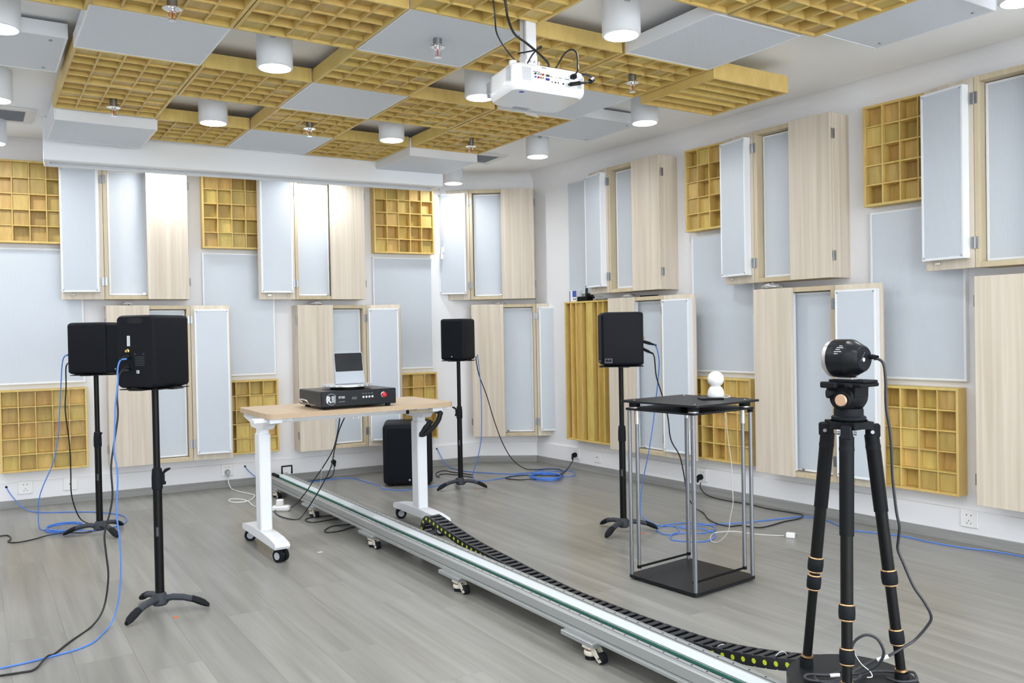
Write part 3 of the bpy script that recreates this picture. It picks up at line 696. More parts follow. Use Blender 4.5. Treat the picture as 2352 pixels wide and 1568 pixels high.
# ------------------------------------------------------------------ desk
def desk():
    t = thing('desk', 'height adjustable desk with beech top and white steel legs on castors', 'desk', (1.71, 4.33, 0))
    P = rounded_rect(1.02, .535, .035, 5)
    m = MB(); m.prism([(a, b + .012) for a, b in P], .690, .715, 'beech', 'Z'); m.build('tabletop', t)
    MB().box(-.46, .44, -.03, .0, .648, .688, 'white_metal', .004).box(-.46, .44, .06, .09, .648, .688, 'white_metal', .004).build('crossbeam', t)
    for sx, x in ((-1, -.465), (1, .418)):
        lg = MB().box(-.03, .03, -.042, .042, .105, .60, 'white_metal', .006).build('leg', t, (x, 0, 0))
        MB().box(-.024, .024, -.036, .036, .595, .655, 'white_metal', .005).build('inner_column', lg)
        m = MB().prism([(-.235, .688), (-.235, .668), (-.12, .648), (-.09, .625), (.09, .625), (.12, .648), (.235, .668), (.235, .688)], -.03, .03, 'white_metal', 'X'); m.build('top_bracket', lg)
        MB().box(-.095 if sx < 0 else -.10, .10, -.19, -.14, .668, .689, 'white_metal', .003).build('side_bracket', lg)
        m = MB().prism([(-.295, .078), (-.285, .064), (.285, .064), (.295, .078), (.285, .092), (.20, .104), (.09, .108), (-.09, .108), (-.20, .104), (-.285, .092)], -.036, .036, 'white_metal', 'X'); ft = m.build('foot_bar', t, (x, 0, 0))
        for yy in (-.262, .262):
            MB().cyl((-.025, 0, .031), (-.006, 0, .031), .031, 'rubber', n=20).cyl((.006, 0, .031), (.025, 0, .031), .031, 'rubber', n=20).cyl((-.027, 0, .031), (.027, 0, .031), .018, 'vent_grey', n=14).cyl((0, 0, .05), (0, 0, .068), .009, 'black', n=10).build('caster', ft, (0, yy, 0), (0, 0, R(25 if yy < 0 else 70)))
    c = MB().cyl((.26, -.20, .672), (.395, -.20, .672), .006, 'ash_frame', n=8).cyl((.25, -.20, .672), (.26, -.20, .672), .011, 'black', n=10).build('crank_shaft', t)
    m = MB().tube(smooth_path([(.432, -.235, .655), (.415, -.245, .62), (.375, -.25, .58), (.325, -.25, .552), (.30, -.245, .553)], 5), .0135, 'satin_black', 10)
    m.ball((.432, -.235, .655), .016, 'satin_black', 8); m.cyl((.432, -.235, .655), (.432, -.15, .668), .009, 'satin_black', n=10); hd = m.build('crank_arm', t)
    MB().tube([(.303, -.262, .556), (.325, -.268, .588), (.36, -.272, .622)], .0125, 'rubber', 12, None, [.9, 1.1, .95]).ball((.303, -.262, .556), .012, 'satin_black', 6).build('crank_grip', t)
    for x in (-.05, .02, .05): MB().cyl((x, -.02, .640), (x, -.02, .652), .004, 'steel', n=8).build('bolt', t)
desk()

def turntable():
    t = thing('turntable_controller', 'black motorised turntable box with red button standing on the desk', 'turntable', (1.68, 4.265, .715))
    W, D, z0, z1 = .41, .335, .013, .093
    MB().box(-W / 2, W / 2, -D / 2, D / 2, z0, z1, 'satin_black', .004).build('housing', t)
    for sx in (-1, 1):
        for sy in (-1, 1): MB().cyl((sx * .17, sy * .135, 0), (sx * .17, sy * .135, .014), .014, 'rubber', n=12).build('foot', t)
    m = MB(); k2 = 36; m.lathe([(.0001, .118), (.118, .118), (.128, .117), (.130, .114), (.130, .107), (.128, .105), (.0001, .105)], 'alu', 48)
    pl = m.build('platter', t, (.0, .0, 0))
    MB().cyl((0, 0, .09), (0, 0, .106), .09, 'black', n=32).build('bearing', t)
    m = MB()
    for i in range(24):
        a = 2 * math.pi * i / 24; m.box(.1285, .1312, -.005, .005, .1072, .1138, 'white_metal', 0, Matrix.Rotation(a, 4, 'Z'))
    m.build('notch_ring', t)
    f = -D / 2 - .0006; FR = (R(90), 0, 0)
    ring = MB(); 
    n_ = 40
    for i in range(n_):
        a0, a1 = 2 * math.pi * i / n_, 2 * math.pi * (i + 1) / n_
        if 0.05 < (i + .5) / n_ * 360 < 40 or (i + .5) / n_ * 360 > 320: continue
        ring.add([(.0285 * math.cos(a0), f, .0285 * math.sin(a0)), (.0285 * math.cos(a1), f, .0285 * math.sin(a1)), (.0272 * math.cos(a1), f, .0272 * math.sin(a1)), (.0272 * math.cos(a0), f, .0272 * math.sin(a0))], [(0, 1, 2, 3)], 'ink_white')
    ring.build('logo_ring', t, (-.152, 0, .052))
    text_mesh('R', .046, 'ink_white', 'logo_letter', t, (-.178, f, .036), FR, bold=.0022, squeeze=.85)
    text_mesh('S', .046, 'ink_grey', 'logo_letter', t, (-.152, f, .036), FR, bold=.0014, squeeze=.85)
    m = MB()
    for q in range(5): m.box(-.151, -.129, f - .0005, f, .0375 + q * .0066, .0405 + q * .0066, 'ink_white')
    m.build('logo_stripe', t)
    text_mesh('RPT1000', .016, 'ink_white', 'model_print', t, (-.113, f, .054), FR, squeeze=.55, bold=.0003)
    m = MB()
    for q, wq in enumerate((.003, .0015, .003, .003, .0025, .0035, .0025, .003)): m.box(-.113 + q * .0043, -.113 + q * .0043 + wq, f, f + .0004, .0355, .0405, 'ink_grey')
    m.build('small_print', t)
    text_mesh('8888', .019, 'ink_grey', 'display_digit', t, (-.043, f, .046), FR, squeeze=.72)
    for q in range(4):
        MB().lathe([(.0001, .006), (.0045, .0055), (.0052, .003), (.0065, .002), (.0065, 0)], 'chrome', 16, axis='Y').build('push_button', t, (.02 + q * .0165, f, .055))
        MB().box(.0145 + q * .0165, .0245 + q * .0165, f - .0004, f, .071, .075, 'ink_grey').build('button_print', t)
    MB().lathe([(.0001, .02), (.008, .02), (.0125, .018), (.013, .01), (.0095, .008), (.0095, 0)], 'red', 24, axis='Y').build('stop_button', t, (.132, f, .062))
    MB().lathe([(.0095, .004), (.0145, .003), (.0145, 0)], 'chrome', 24, axis='Y').build('stop_collar', t, (.132, f, .062))
    MB().tube(smooth_path([(-W / 2, -.075, .022), (-W / 2 - .03, -.075, .030), (-W / 2 - .042, -.07, .047), (-W / 2 - .042, .03, .047), (-W / 2 - .03, .035, .030), (-W / 2, .035, .022)], 3), .0042, 'chrome', 8).build('handle', t)
turntable()

def display():
    t = thing('smart_display', 'grey wedge shaped display with blank black screen standing on the turntable', 'display', (1.682, 4.262, .833), (0, 0, R(2)))
    tilt = Matrix.Rotation(R(-9), 4, 'X'); T0 = Matrix.Translation((0, -.03, .001))
    vs = []; out = rounded_rect(.160, .166, .007, 4); m = MB()
    pl = [(a * (1 + .03 * (.083 - b) / .166), b + .083) for a, b in out]
    m.prism(pl, -.006, .006, 'device_grey', 'Y', T0 @ tilt); m.build('body', t)
    MB().prism([(-.03, 0), (.05, 0), (.05, .006), (-.006, .10)], -.04, .04, 'device_grey', 'X', Matrix.Translation((0, .006, 0))).build('rear_foot', t)
    MB().prism([(a, b + .1135) for a, b in rounded_rect(.154, .096, .005, 3)], -.0072, -.005, 'screen', 'Y', T0 @ tilt).build('screen', t)
display()

# ------------------------------------------------------------------ rail, carriage, chain
RX0, RX1, RZ0, RZ1 = 1.722, 1.877, .063, .116
def rail():
    t = thing('linear_rail', 'long aluminium linear rail on low castor brackets running under the desk', 'rail', (0, 0, 0))
    P = [(RX0, RZ0 + .003), (RX0 - .004, RZ0), (RX0 - .004, RZ0 + .009), (RX0, RZ0 + .011), (RX0, RZ0 + .016), (RX0 + .004, RZ0 + .0165), (RX0 + .004, RZ0 + .0185), (RX0, RZ0 + .019), (RX0, RZ1 - .004), (RX0 + .003, RZ1), (RX0 + .016, RZ1),
         (RX0 + .017, RZ1 - .003), (RX0 + .021, RZ1 - .003), (RX0 + .022, RZ1), (RX0 + .034, RZ1), (RX0 + .036, RZ1 - .010), (RX0 + .056, RZ1 - .010), (RX0 + .058, RZ1 - .002), (RX1 - .052, RZ1 - .002), (RX1 - .05, RZ1), (RX1 - .034, RZ1), (RX1 - .033, RZ1 - .004), (RX1 - .027, RZ1 - .004), (RX1 - .026, RZ1), (RX1 - .014, RZ1), (RX1 - .013, RZ1 - .003), (RX1 - .009, RZ1 - .003), (RX1 - .008, RZ1), (RX1, RZ1 - .003), (RX1, RZ0)]
    MB().prism(P, .85, 5.93, 'rail_metal').build('extrusion', t)
    for a, b in ((.0165, .0215), (.0345, .0375), (.050 + .056, .1045), (.1205, .1285)):
        MB().box(RX0 + min(a, b), RX0 + max(a, b), .85, 5.92, RZ1 - .0035, RZ1 - .0012, 'groove_dark').build('groove_shade', t)  # dark strips in the grooves, painting in the shade of their depth
    MB().box(RX0 + .0595, RX1 - .047, .85, 5.95, RZ1 - .001, RZ1 + .003, 'belt_white').build('belt', t)
    MB().box(RX0 + .050, RX0 + .0595, .85, 5.95, RZ1 - .006, RZ1 + .0015, 'green').build('toothed_belt', t)
    m = MB(); y = .86
    while y < 4.6: m.box(RX0 + .0495, RX0 + .0597, y, y + .0035, RZ1 + .0014, RZ1 + .0028, 'alu'); y += .0075
    o = m.build('belt_teeth', t); o['kind'] = 'stuff'
    m = MB(); y = .9
    while y < 5.9:
        for x in (RX0 + .028, RX1 - .020): m.cyl((x, y, RZ1 - .002), (x, y, RZ1 + .0004), .0034, 'hole', n=8)
        y += .06
    o = m.build('rail_screws', t); o['kind'] = 'stuff'
    MB().box(RX0 - .003, RX1 + .003, 5.93, 5.955, RZ0 - .045, RZ1 + .004, 'rail_metal', .002).build('end_plate', t)
    MB().box(RX0 + .0, RX0 + .035, 5.955, 6.08, RZ1 - .05, RZ1 + .04, 'rail_top', .006).box(RX0, RX0 + .035, 5.96, 6.06, RZ1 + .04, RZ1 + .075, 'black', .004).build('end_motor', t)
    MB().tube([(RX1 - .05, 5.9, RZ1), (RX1 - .05, 5.9, RZ1 + .055), (RX1 + .02, 5.9, RZ1 + .055), (RX1 + .02, 5.9, RZ1 + .0)], .007, 'black', 8).build('end_handle', t)
    MB().box(RX0 + .036, RX0 + .056, 5.80, 5.92, RZ1 - .01, RZ1 + .016, 'black', .003).build('tension_block', t)
    cm = MB().box(-.022, .022, -.022, .022, .036, .0475, 'beige', .003).lathe([(.0001, .030), (.021, .030), (.023, .027), (.023, .017), (.021, .014), (.0001, .014)], 'beige', 24).cyl((0, 0, .029), (0, 0, .037), .017, 'red_brown', n=18).cyl((0, 0, .0), (0, 0, .015), .0195, 'rubber', n=20)
    cm.prism([(-.068, .010), (-.058, .004), (-.050, .010), (-.018, .030), (-.018, .044), (-.034, .044)], -.013, -.009, 'beige', 'X').prism([(-.068, .010), (-.058, .004), (-.050, .010), (-.018, .030), (-.018, .044), (-.034, .044)], .013, .017, 'beige', 'X')
    cme = cm.mesh('caster'); wme = MB().cyl((-.009, 0, 0), (.013, 0, 0), .0185, 'rubber', n=20).cyl((-.0145, 0, 0), (.0185, 0, 0), .004, 'steel', n=10).mesh('wheel')
    for y in (1.40, 2.295, 3.205, 4.115, 5.02, 5.75):
        br = MB().box(1.698, 1.93, y - .088, y + .088, .0475, .0628, 'alu', .0015).build('bracket', t)
        for q in range(4): link('screw', SCREW, br, (1.710, y - .07 + q * .042, .0628), (R(90), 0, 0))
        for x in (1.722, 1.90):
            link('caster', cme, br, (x, y - .05, 0)); link('wheel', wme, br, (x, y - .05 - .058, .0186))
rail()

DZ = .24; DX, DY = 1.79, 1.294
def carriage():
    t = thing('round_carriage', 'thick round black plate carried on the rail under the tripod', 'carriage', (DX, DY, 0))
    MB().lathe([(.0001, DZ), (.150, DZ), (.1525, DZ - .002), (.1525, DZ - .042), (.150, DZ - .044), (.0001, DZ - .044)], 'plate_black', 64).build('plate', t)
    MB().box(-.07, .088, -.09, .09, .1165, DZ - .044, 'black', .003).build('slide_block', t)
    for a in (108, -47.5, 210):
        c, s = .112 * math.cos(R(a)), .112 * math.sin(R(a))
        MB().lathe([(.0165, .001), (.0165, .022), (.014, .023), (.0125, .021)], 'rubber', 20).build('leg_socket', t, (c, s, DZ - .001))
    for x, y in ((-.065, .02), (.03, -.10), (.09, .03), (-.02, .115)):
        MB().lathe([(.0001, .0008), (.006, .0008), (.0068, .0)], 'hole', 14).build('screw', t, (x, y, DZ))
carriage()

def tripod():
    t = thing('tripod', 'black three legged camera tripod with copper rings standing on the round plate', 'tripod', (DX, DY, DZ + .003))
    up = .845 - DZ
    MB().prism([(.052 * math.cos(R(a)) * (1.12 if i % 2 == 0 else .80), .052 * math.sin(R(a)) * (1.12 if i % 2 == 0 else .80)) for i, a in enumerate(range(108, 468, 30))], up, up + .018, 'black', 'Z').lathe([(.0001, up + .018), (.044, up + .018), (.030, up + .006), (.0001, up - .004)], 'black', 18).build('crown', t)
    for a, cols in ((108, ((.49, .50, .026), (.462, .50, .023))), (-47.5, ((.49, .5, .026), (.31, .5, .024))), (210, ((.455, .5, .026), (.335, .5, .024)))):
        ca, sa = math.cos(R(a)), math.sin(R(a))
        top = Vector((.05 * ca, .05 * sa, up - .003)); bot = Vector((.112 * ca, .112 * sa, .004)); d = bot - top
        def P(z): f = (top.z - (z - DZ)) / (top.z - bot.z); return top + d * f
        zs = .645 if a != 210 else .60
        lg = MB().cyl(P(.83), P(zs), .0172, 'black', .0165, 20).build('leg', t)
        MB().tube([P(.845), P(.80), P(.795)], .0175, 'rubber', 16, None, [.75, 1.03, .98]).build('leg_sleeve', lg)
        m = MB(); zc = (.50, .455) if a == 108 else (.487, .345) if a == -47.5 else (.425, .325)
        MB().cyl(P(zs + .002), P(zc[0]), .0143, 'tube_black', n=18).cyl(P(zc[0]), P(zc[1]), .0125, 'tube_black', n=18).cyl(P(zc[1]), P(.246), .0112, 'tube_black', n=18).build('lower_tube', lg)
        for i, z in enumerate(zc):
            r = .0182 - i * .0015
            MB().tube([P(z + .0175), P(z + .014), P(z), P(z - .014), P(z - .0175)], r, 'rubber', 18, None, [.88, 1.0, 1.04, 1.0, .88]).build('twist_lock', lg)
            for q in (.0172, -.0172): MB().tube([P(z + q + .0022), P(z + q), P(z + q - .0022)], r, 'gold_ring', 18, None, [.9, .97, .9]).build('copper_ring', lg)
        MB().tube([P(.268), P(.2655), P(.263)], .0142, 'gold_ring', 18).build('copper_ring', lg)
        side = Vector((-sa, ca, 0))
        for sg in (-1, 1):
            q = P(.838) + side * (sg * .019); MB().cyl(q - side * .004 * sg, q + side * .003 * sg, .0044, 'hinge_steel', n=14).build('hinge_bolt', lg)
        q = P(.842); MB().box(-.012, .012, -.014, .014, -.018, .014, 'rubber', .003, Matrix.Translation(q + Vector((ca, sa, 0)) * .006) @ Matrix.Rotation(R(a) - R(90), 4, 'Z')).build('leg_catch', lg)
    h = up + .018
    MB().lathe([(.036, h), (.040, h + .004), (.040, h + .010), (.034, h + .013), (.034, h + .027), (.033, h + .030), (.0001, h + .030)], 'rubber', 32).build('pan_base', t)
    MB().lathe([(.0001, -.034), (.030, -.034), (.035, -.026), (.036, .02), (.030, .032), (.0001, .034)], 'black', 32, axis='X').build('tilt_drum', t, (.002, 0, h + .058))
    MB().prism([(-.037, .088), (.04, .088), (.043, .076), (.034, .066), (.02, .03), (-.02, .03), (-.036, .06)], -.026, .026, 'black', 'X').build('head_body', t, (0, 0, h))
    # copper cap faces the camera
    vx = Matrix.Rotation(R(-128), 4, 'Z')
    b = math.atan2(-DY, -DX) - R(22)
    Mk = Matrix.Translation((.012 * math.cos(b), .012 * math.sin(b), h + .052)) @ Matrix.Rotation(b + R(90), 4, 'Z')
    MB().lathe([(.020, .016), (.0225, .022), (.0225, .028), (.019, .032), (.0001, .032)], 'black', 28, Mk, 'Y').build('tilt_knob', t)
    MB().lathe([(.0001, .036), (.0125, .036), (.0145, .034), (.0148, .030)], 'copper', 28, Mk, 'Y').build('copper_cap', t)
    a2 = math.atan2(-DY, -DX) - R(68)
    MB().cyl((.034 * math.cos(a2), .034 * math.sin(a2), h + .066), (.052 * math.cos(a2), .052 * math.sin(a2), h + .066), .011, 'rubber', n=16).build('lock_knob', t)
    MB().box(-.036, .036, -.060, .045, h + .084, h + .094, 'black', .003).box(-.028, .028, -.062, .036, h + .094, h + .100, 'rubber', .002).build('quick_release', t, None, (0, 0, R(0)))
    MB().box(-.05, -.036, .0, .045, h + .080, h + .095, 'rubber', .003).box(-.046, -.034, -.04, -.02, h + .083, h + .093, 'rubber', .003).build('release_lever', t)
    global HEAD_TOP
    HEAD_TOP = DZ + .003 + h + .100
tripod()
def device():
    z = HEAD_TOP + .0505
    t = thing('laser_sensor', 'black cylindrical sensor with silver front ring mounted on the tripod', 'sensor', (DX, DY + .0, z))
    # axis along Y, rear (towards -Y) tapers
    MB().lathe([(.0001, .044), (.029, .044), (.031, .0425), (.0455, .014), (.0465, .010), (.0465, -.031)], 'satin_black', 48, axis='Y').build('body', t)
    MB().lathe([(.0001, .0455), (.0275, .0455), (.029, .044)], 'speaker_black', 32, axis='Y').build('rear_cap', t)
    MB().lathe([(.0466, -.031), (.0462, -.041), (.043, -.045), (.036, -.047), (.0001, -.048)], 'silver', 48, axis='Y').build('front_ring', t)
    MB().cyl((.0, -.0458, 0), (0, -.0464, 0), .0048, 'ink_white', n=18).build('rear_mark', t, (-.004, 0, -.002))
    m = MB()
    for q in range(8): m.box(-.014 + q * .0035, -.012 + q * .0035, -.0462, -.0456, -.0009, .0009, 'ink_grey')
    m.build('rear_print', t, (-.007, 0, .006), (0, R(-52), 0))
    m = MB(); base = math.atan2(.7, -.72)
    for q, (y0, y1) in enumerate(((-.004, .006), (-.012, .007), (-.008, .004), (-.014, .003), (-.010, -.002))):
        Mr = Matrix.Rotation(R(150 - q * 0), 4, 'Y'); an = R(196 + q * 6.5)
        x, zz = .0467 * math.cos(an), -.0467 * math.sin(an)
        m.box(-.0008, .0008, y0, y1, -.0004, .0004, 'ink_white', 0, Matrix.Translation((x, 0, zz)) @ Matrix.Rotation(an - R(90), 4, 'Y'))
    m.build('side_print', t)
    MB().box(-.015, .015, -.022, .022, -.0505, -.0450, 'silver', .001).build('mount_plate', t)
    MB().lathe([(.006, .0), (.006, .010), (.0045, .016), (.0035, .022)], 'rubber', 14, axis='Y').build('cable_gland', t, (.020, -.0455, .004))
device()

def chain():
    pts = [(2.45, .020), (3.0, .019), (3.845, .019)]
    c = (3.845, .0845); r = .0655
    for i in range(1, 8): a = -90 + 180 * i / 8; pts.append((c[0] + r * math.cos(R(a)), c[1] + r * math.sin(R(a))))
    pts += [(3.82, .149), (3.49, .100), (3.15, .076), (2.90, .061), (2.674, .0525), (2.41, .056), (2.18, .063), (1.97, .075), (1.85, .090), (1.73, .111), (1.64, .130), (1.50, .165), (1.43, .178)]
    P = smooth_path([(0, a, b) for a, b in pts], 14)
    pitch = .042; out = [P[0]]; acc = 0
    for i in range(1, len(P)):
        seg = (P[i] - P[i - 1]); L = seg.length; d = 0
        while acc + (L - d) >= pitch:
            d += pitch - acc; acc = 0; out.append(P[i - 1] + seg * (d / L))
        acc += L - d
    t = thing('cable_chain', 'black plastic cable drag chain with yellow dots curling beside the rail', 'cable chain', (1.962, 0, 0))
    HW = .036
    m = MB()
    for sx in (-1, 1):
        x0, x1 = (HW - .007, HW) if sx > 0 else (-HW, -HW + .007)
        m.prism([(-.021, -.013), (-.017, -.017), (.017, -.017), (.0215, -.013), (.0215, .013), (.017, .017), (-.017, .017), (-.021, .013)], x0, x1, 'chain_black', 'X')
    m.box(-HW + .006, HW - .006, -.016, .005, .0125, .0165, 'chain_black', .001).box(-HW + .006, HW - .006, -.016, .005, -.0165, -.0125, 'chain_black', .001)
    lm = m.mesh('link'); dm = MB().cyl((-HW - .0008, 0, 0), (-HW + .001, 0, 0), .0076, 'yellow_dot', n=14).mesh('hinge_dot')
    for i in range(len(out) - 1):
        a, b = out[i], out[i + 1]; d = b - a; an = math.atan2(d.z, d.y)
        o = link('link', lm, t, (a + b) / 2, (an, 0, 0)); link('hinge_dot', dm, o, (0, .021, 0))
    return out
chain()

# ------------------------------------------------------------------ black rod table
def rod_table():
    t = thing('rod_table', 'black square table with paired aluminium rods standing in front of the side wall', 'table', (2.63, 2.697, 0), (0, 0, R(5.2)))
    def plate(nm, w, d, z0, z1, r=.02):
        m = MB(); m.prism(rounded_rect(w, d, r, 4), z0, z1, 'plate_black', 'Z'); return m.build(nm, t)
    plate('base_plate', .40, .385, .008, .02)
    for sx in (-1, 1):
        for sy in (-1, 1): MB().cyl((sx * .17, sy * .16, 0), (sx * .17, sy * .16, .009), .016, 'rubber', n=12).build('foot', t)
    plate('lower_shelf', .405, .395, .742, .750); plate('top_plate', .42, .438, .775, .783)
    for sx in (-1, 1):
        for sy in (-1, 1):
            x, y = sx * .187, sy * .179
            MB().cyl((x, y, .019), (x, y, .743), .0085, 'alu_rod', n=16).build('outer_rod', t)
            xi, yi = sx * .164, sy * .156
            MB().cyl((xi, yi, .058), (xi, yi, .743), .0085, 'alu_rod', n=16).build('inner_rod', t)
            MB().cyl((xi, yi, .68), (xi, yi, .743), .0118, 'silver', n=18).build('rod_sleeve', t)
            MB().cyl((xi, yi, .046), (xi, yi, .06), .0092, 'black', n=14).build('rod_end', t)
            MB().cyl((sx * .168, sy * .165, .7495), (sx * .168, sy * .165, .7555), .0225, 'silver', n=24).build('spacer_ring', t)
            MB().cyl((sx * .168, sy * .165, .755), (sx * .168, sy * .165, .776), .024, 'rubber', n=24).build('spacer', t)
            MB().lathe([(.0001, .002), (.003, .0015), (.0035, 0)], 'chrome', 10).build('screw', t, (sx * .165, sy * .17, .783))
    for sy in (-1, 1): MB().cyl((-.164, sy * .156, .052), (.164, sy * .156, .052), .005, 'black', n=10).build('lower_bar', t)
    MB().cyl((.187, -.179, .728), (.187, -.179, .743), .0125, 'rubber', n=14).build('rod_cap', t)
rod_table()
def ball_device():
    t = thing('desk_robot', 'white ball on a textured white dome standing on the black rod table', 'gadget', (2.745, 2.65, .7915))
    MB().lathe([(.0001, 0), (.033, 0), (.0355, .004), (.0362, .012), (.034, .026), (.029, .038), (.022, .046), (.018, .048), (.0001, .048)], 'stone_white', 40).build('base', t)
    MB().ball((0, 0, .078), .0352, 'white_plastic', 16).build('ball', t)
ball_device()
tag(MB().box(-.055, .045, -.033, .033, 0, .008, 'satin_black', .003).build('tablet', None, (2.715, 2.645, .7832), (0, 0, R(-28))), 'slim black device lying under the white ball on the rod table', 'device')

# ------------------------------------------------------------------ projector
def projector():
    t = thing('projector', 'glossy white projector hanging upside down from a ceiling pole', 'projector', (1.895, 2.755, 2.0), (R(-1.5), R(1.8), R(-6)))
    W, D, H = .325, .225, .098
    m = MB(); secs = []
    P0 = rounded_rect(W - .03, D - .02, .03, 5); P1 = rounded_rect(W, D, .035, 5); P2 = rounded_rect(W - .01, D - .008, .032, 5)
    def dome(P, z, ky): return [(x, y + ky * (y + D / 2) / D * (1 - (2 * x / W) ** 2), z) for x, y in P]
    rings = [dome(P0, -.004, .03), dome(P2, .006, .035), dome(P1, .022, .035), dome(P1, .078, .035), dome(P2, .092, .035), dome(P0, .098, .03)]
    K = len(P0); vs = [p for r in rings for p in r]; fs = []
    for i in range(len(rings) - 1):
        for q in range(K): fs.append((i * K + q, i * K + (q + 1) % K, (i + 1) * K + (q + 1) % K, (i + 1) * K + q))
    m.add(vs, fs, 'gloss_white', None, True); m.add(rings[0], [list(range(K))[::-1]], 'gloss_white'); m.add(rings[-1], [list(range(K))], 'gloss_white')
    m.build('body', t)
    y = -D / 2 - .0006
    MB().box(-.078, .108, y - .0004, y + .004, .030, .070, 'case_white', .001).build('port_panel', t)
    m = MB()
    for c, (x, z) in zip(('dark_green', 'blue_cable', 'silver', 'silver', 'red', 'red', 'brass', 'silver'), ((-.068, .060), (-.068, .047), (-.055, .060), (-.045, .060), (-.035, .060), (-.055, .047), (-.045, .047), (-.035, .047))):
        MB().cyl((x, y - .005, z), (x, y, z), .0038, c, n=12).cyl((x, y - .0055, z), (x, y - .005, z), .0016, 'hole', n=8).build('audio_jack', t)
    MB().box(-.024, -.006, y - .004, y, .055, .064, 'steel', .002).box(-.022, -.008, y - .0048, y - .004, .0565, .0625, 'dark_green', .001).build('serial_port', t)
    MB().box(-.024, -.006, y - .004, y, .041, .050, 'purple_port', .002).build('video_port', t)
    for x, w_ in ((.003, .004), (.016, .007), (.030, .004), (.050, .008)): MB().box(x, x + w_, y - .001, y, .036, .041, 'hole').build('port', t)
    for x, w_ in ((-.004, .010), (.022, .004), (.034, .014), (.060, .02)): MB().box(x, x + w_, y - .0008, y, .057, .060, 'ink_grey').build('port_print', t)
    MB().box(-.078, -.046, y - .0008, y, .0665, .069, 'ink_grey').build('port_print', t)
    for x0, x1 in ((-.122, -.084), (.120, .146)):
        m = MB(); xx = x0; r_ = 0
        while xx < x1:
            z = .030 + (r_ % 2) * .003
            while z < .080: m.box(xx, xx + .0026, y - .0008, y + .0005, z, z + .0028, 'vent_grey'); z += .006
            xx += .0048; r_ += 1
        o = m.build('rear_vent', t); o['kind'] = 'stuff'
    xs = -W / 2 - .0006
    for a, b, rows in ((-.095, -.055, 4), (.07, .10, 2)):
        m = MB(); q = a; step = (b - a) / rows * 1.0
        for k_ in range(rows):
            z = .026
            while z < .084: m.box(xs - .0004, xs + .001, a + k_ * step, a + k_ * step + step * .72, z, z + .0028, 'vent_grey'); z += .0055
        o = m.build('side_vent', t); o['kind'] = 'stuff'
    m = MB(); z = .022
    while z < .082: m.box(xs + .003, xs + .02, D / 2 - .012, D / 2 + .014, z, z + .003, 'vent_grey'); z += .006
    o = m.build('front_vent', t); o['kind'] = 'stuff'
    MB().cyl((-.06, D / 2 + .008, .05), (-.06, D / 2 + .035, .05), .032, 'black', n=28).build('lens', t)
    MB().lathe([(.0001, .016), (.014, .016), (.015, .014), (.015, .0)], 'white_plastic', 24).build('adjuster_foot', t, (-.135, -.06, .098))
    MB().box(-.115, -.098, -.085, -.068, -.0048, -.0035, 'blue_print').build('blue_label', t)
    MB().box(-.04, -.02, y - .0006, y, .086, .0885, 'ink_grey').build('lock_slot', t)
    m = MB().box(.085, .105, y - .020, y + .002, .062, .078, 'black', .002); m.build('power_connector', t)
    MB().box(-.05, .02, D / 2 - .02, D / 2 + .012, -.0055, -.0035, 'vent_grey').build('grip_recess', t)
    g = MB().box(-.033, .033, -.018, .018, -.0006, .0, 'tape', 0).build('tape_strip', t, (.05, D / 2 + .03, -.012), (R(40), 0, R(8)))
    pr = thing('projector_mount', 'white square ceiling pole with bracket holding the projector', 'mount', (1.872, 2.775, 2.09))
    MB().box(-.024, .024, -.024, .024, .075, CZ - 2.09, 'white_metal', .003).box(-.0245, -.0235, -.012, -.002, .08, .30, 'vent_grey').build('pole', pr)
    MB().box(-.026, .026, -.027, .027, .03, .085, 'white_metal', .003).box(-.034, -.028, -.03, .03, .01, .06, 'white_metal', .002).box(.028, .034, -.03, .03, .01, .06, 'white_metal', .002).build('bracket', pr)
    MB().box(-.09, .09, -.05, .05, .009, .013, 'white_metal', .002).build('mount_plate', pr)
    for x in (-.011, .009): MB().cyl((x, -.029, .055), (x, -.026, .055), .005, 'screw_metal', n=10).build('bolt', pr)
    MB().cyl((.0, -.032, .035), (.0, -.026, .035), .008, 'screw_metal', n=12).build('bolt', pr)
    MB().box(-.07, .07, -.07, .07, CZ - 2.094, CZ - 2.0905, 'white_metal', .001).build('ceiling_plate', pr)
projector()

# ------------------------------------------------------------------ cables
def cable(name, label, pts, r, m, cat='cable', n=5, sides=7, group=None):
    P = smooth_path(pts, n); o = MB().tube(P, r, m, sides).build(name); return tag(o, label, cat, group)
def fl(pts, z): return [(x, y, z) for x, y in pts]
def coil(cx, cy, rx, ry, turns, z0, dz, ph=0, jit=.008, seed=1, step=16):
    rn = random.Random(seed); out = []
    for i in range(int(turns * step) + 1):
        a = ph + 2 * math.pi * i / step; k_ = 1 + rn.uniform(-jit, jit) * 6
        out.append((cx + rx * k_ * math.cos(a), cy + ry * k_ * math.sin(a), z0 + dz * i / (turns * step)))
    return out
B_, K_, W_ = .0031, .0036, .0028
cable('network_cable', 'blue cable hanging from the handle slot speaker and trailing across the floor', [(.506, 3.549, 1.017), (.483, 3.552, 1.011), (.473, 3.553, .976), (.473, 3.553, .926), (.463, 3.553, .852), (.460, 3.553, .793), (.456, 3.553, .710), (.454, 3.553, .660), (.462, 3.552, .601), (.463, 3.551, .543), (.457, 3.552, .431), (.465, 3.550, .326), (.467, 3.55, .221), (.459, 3.55, .113), (.436, 3.54, .03), (.40, 3.49, .004), (.350, 3.392, .0035), (.290, 3.345, .0035), (.214, 3.326, .0035), (.135, 3.311, .0035), (.059, 3.306, .0035), (-.1, 3.30, .0035)], B_, 'blue_cable')
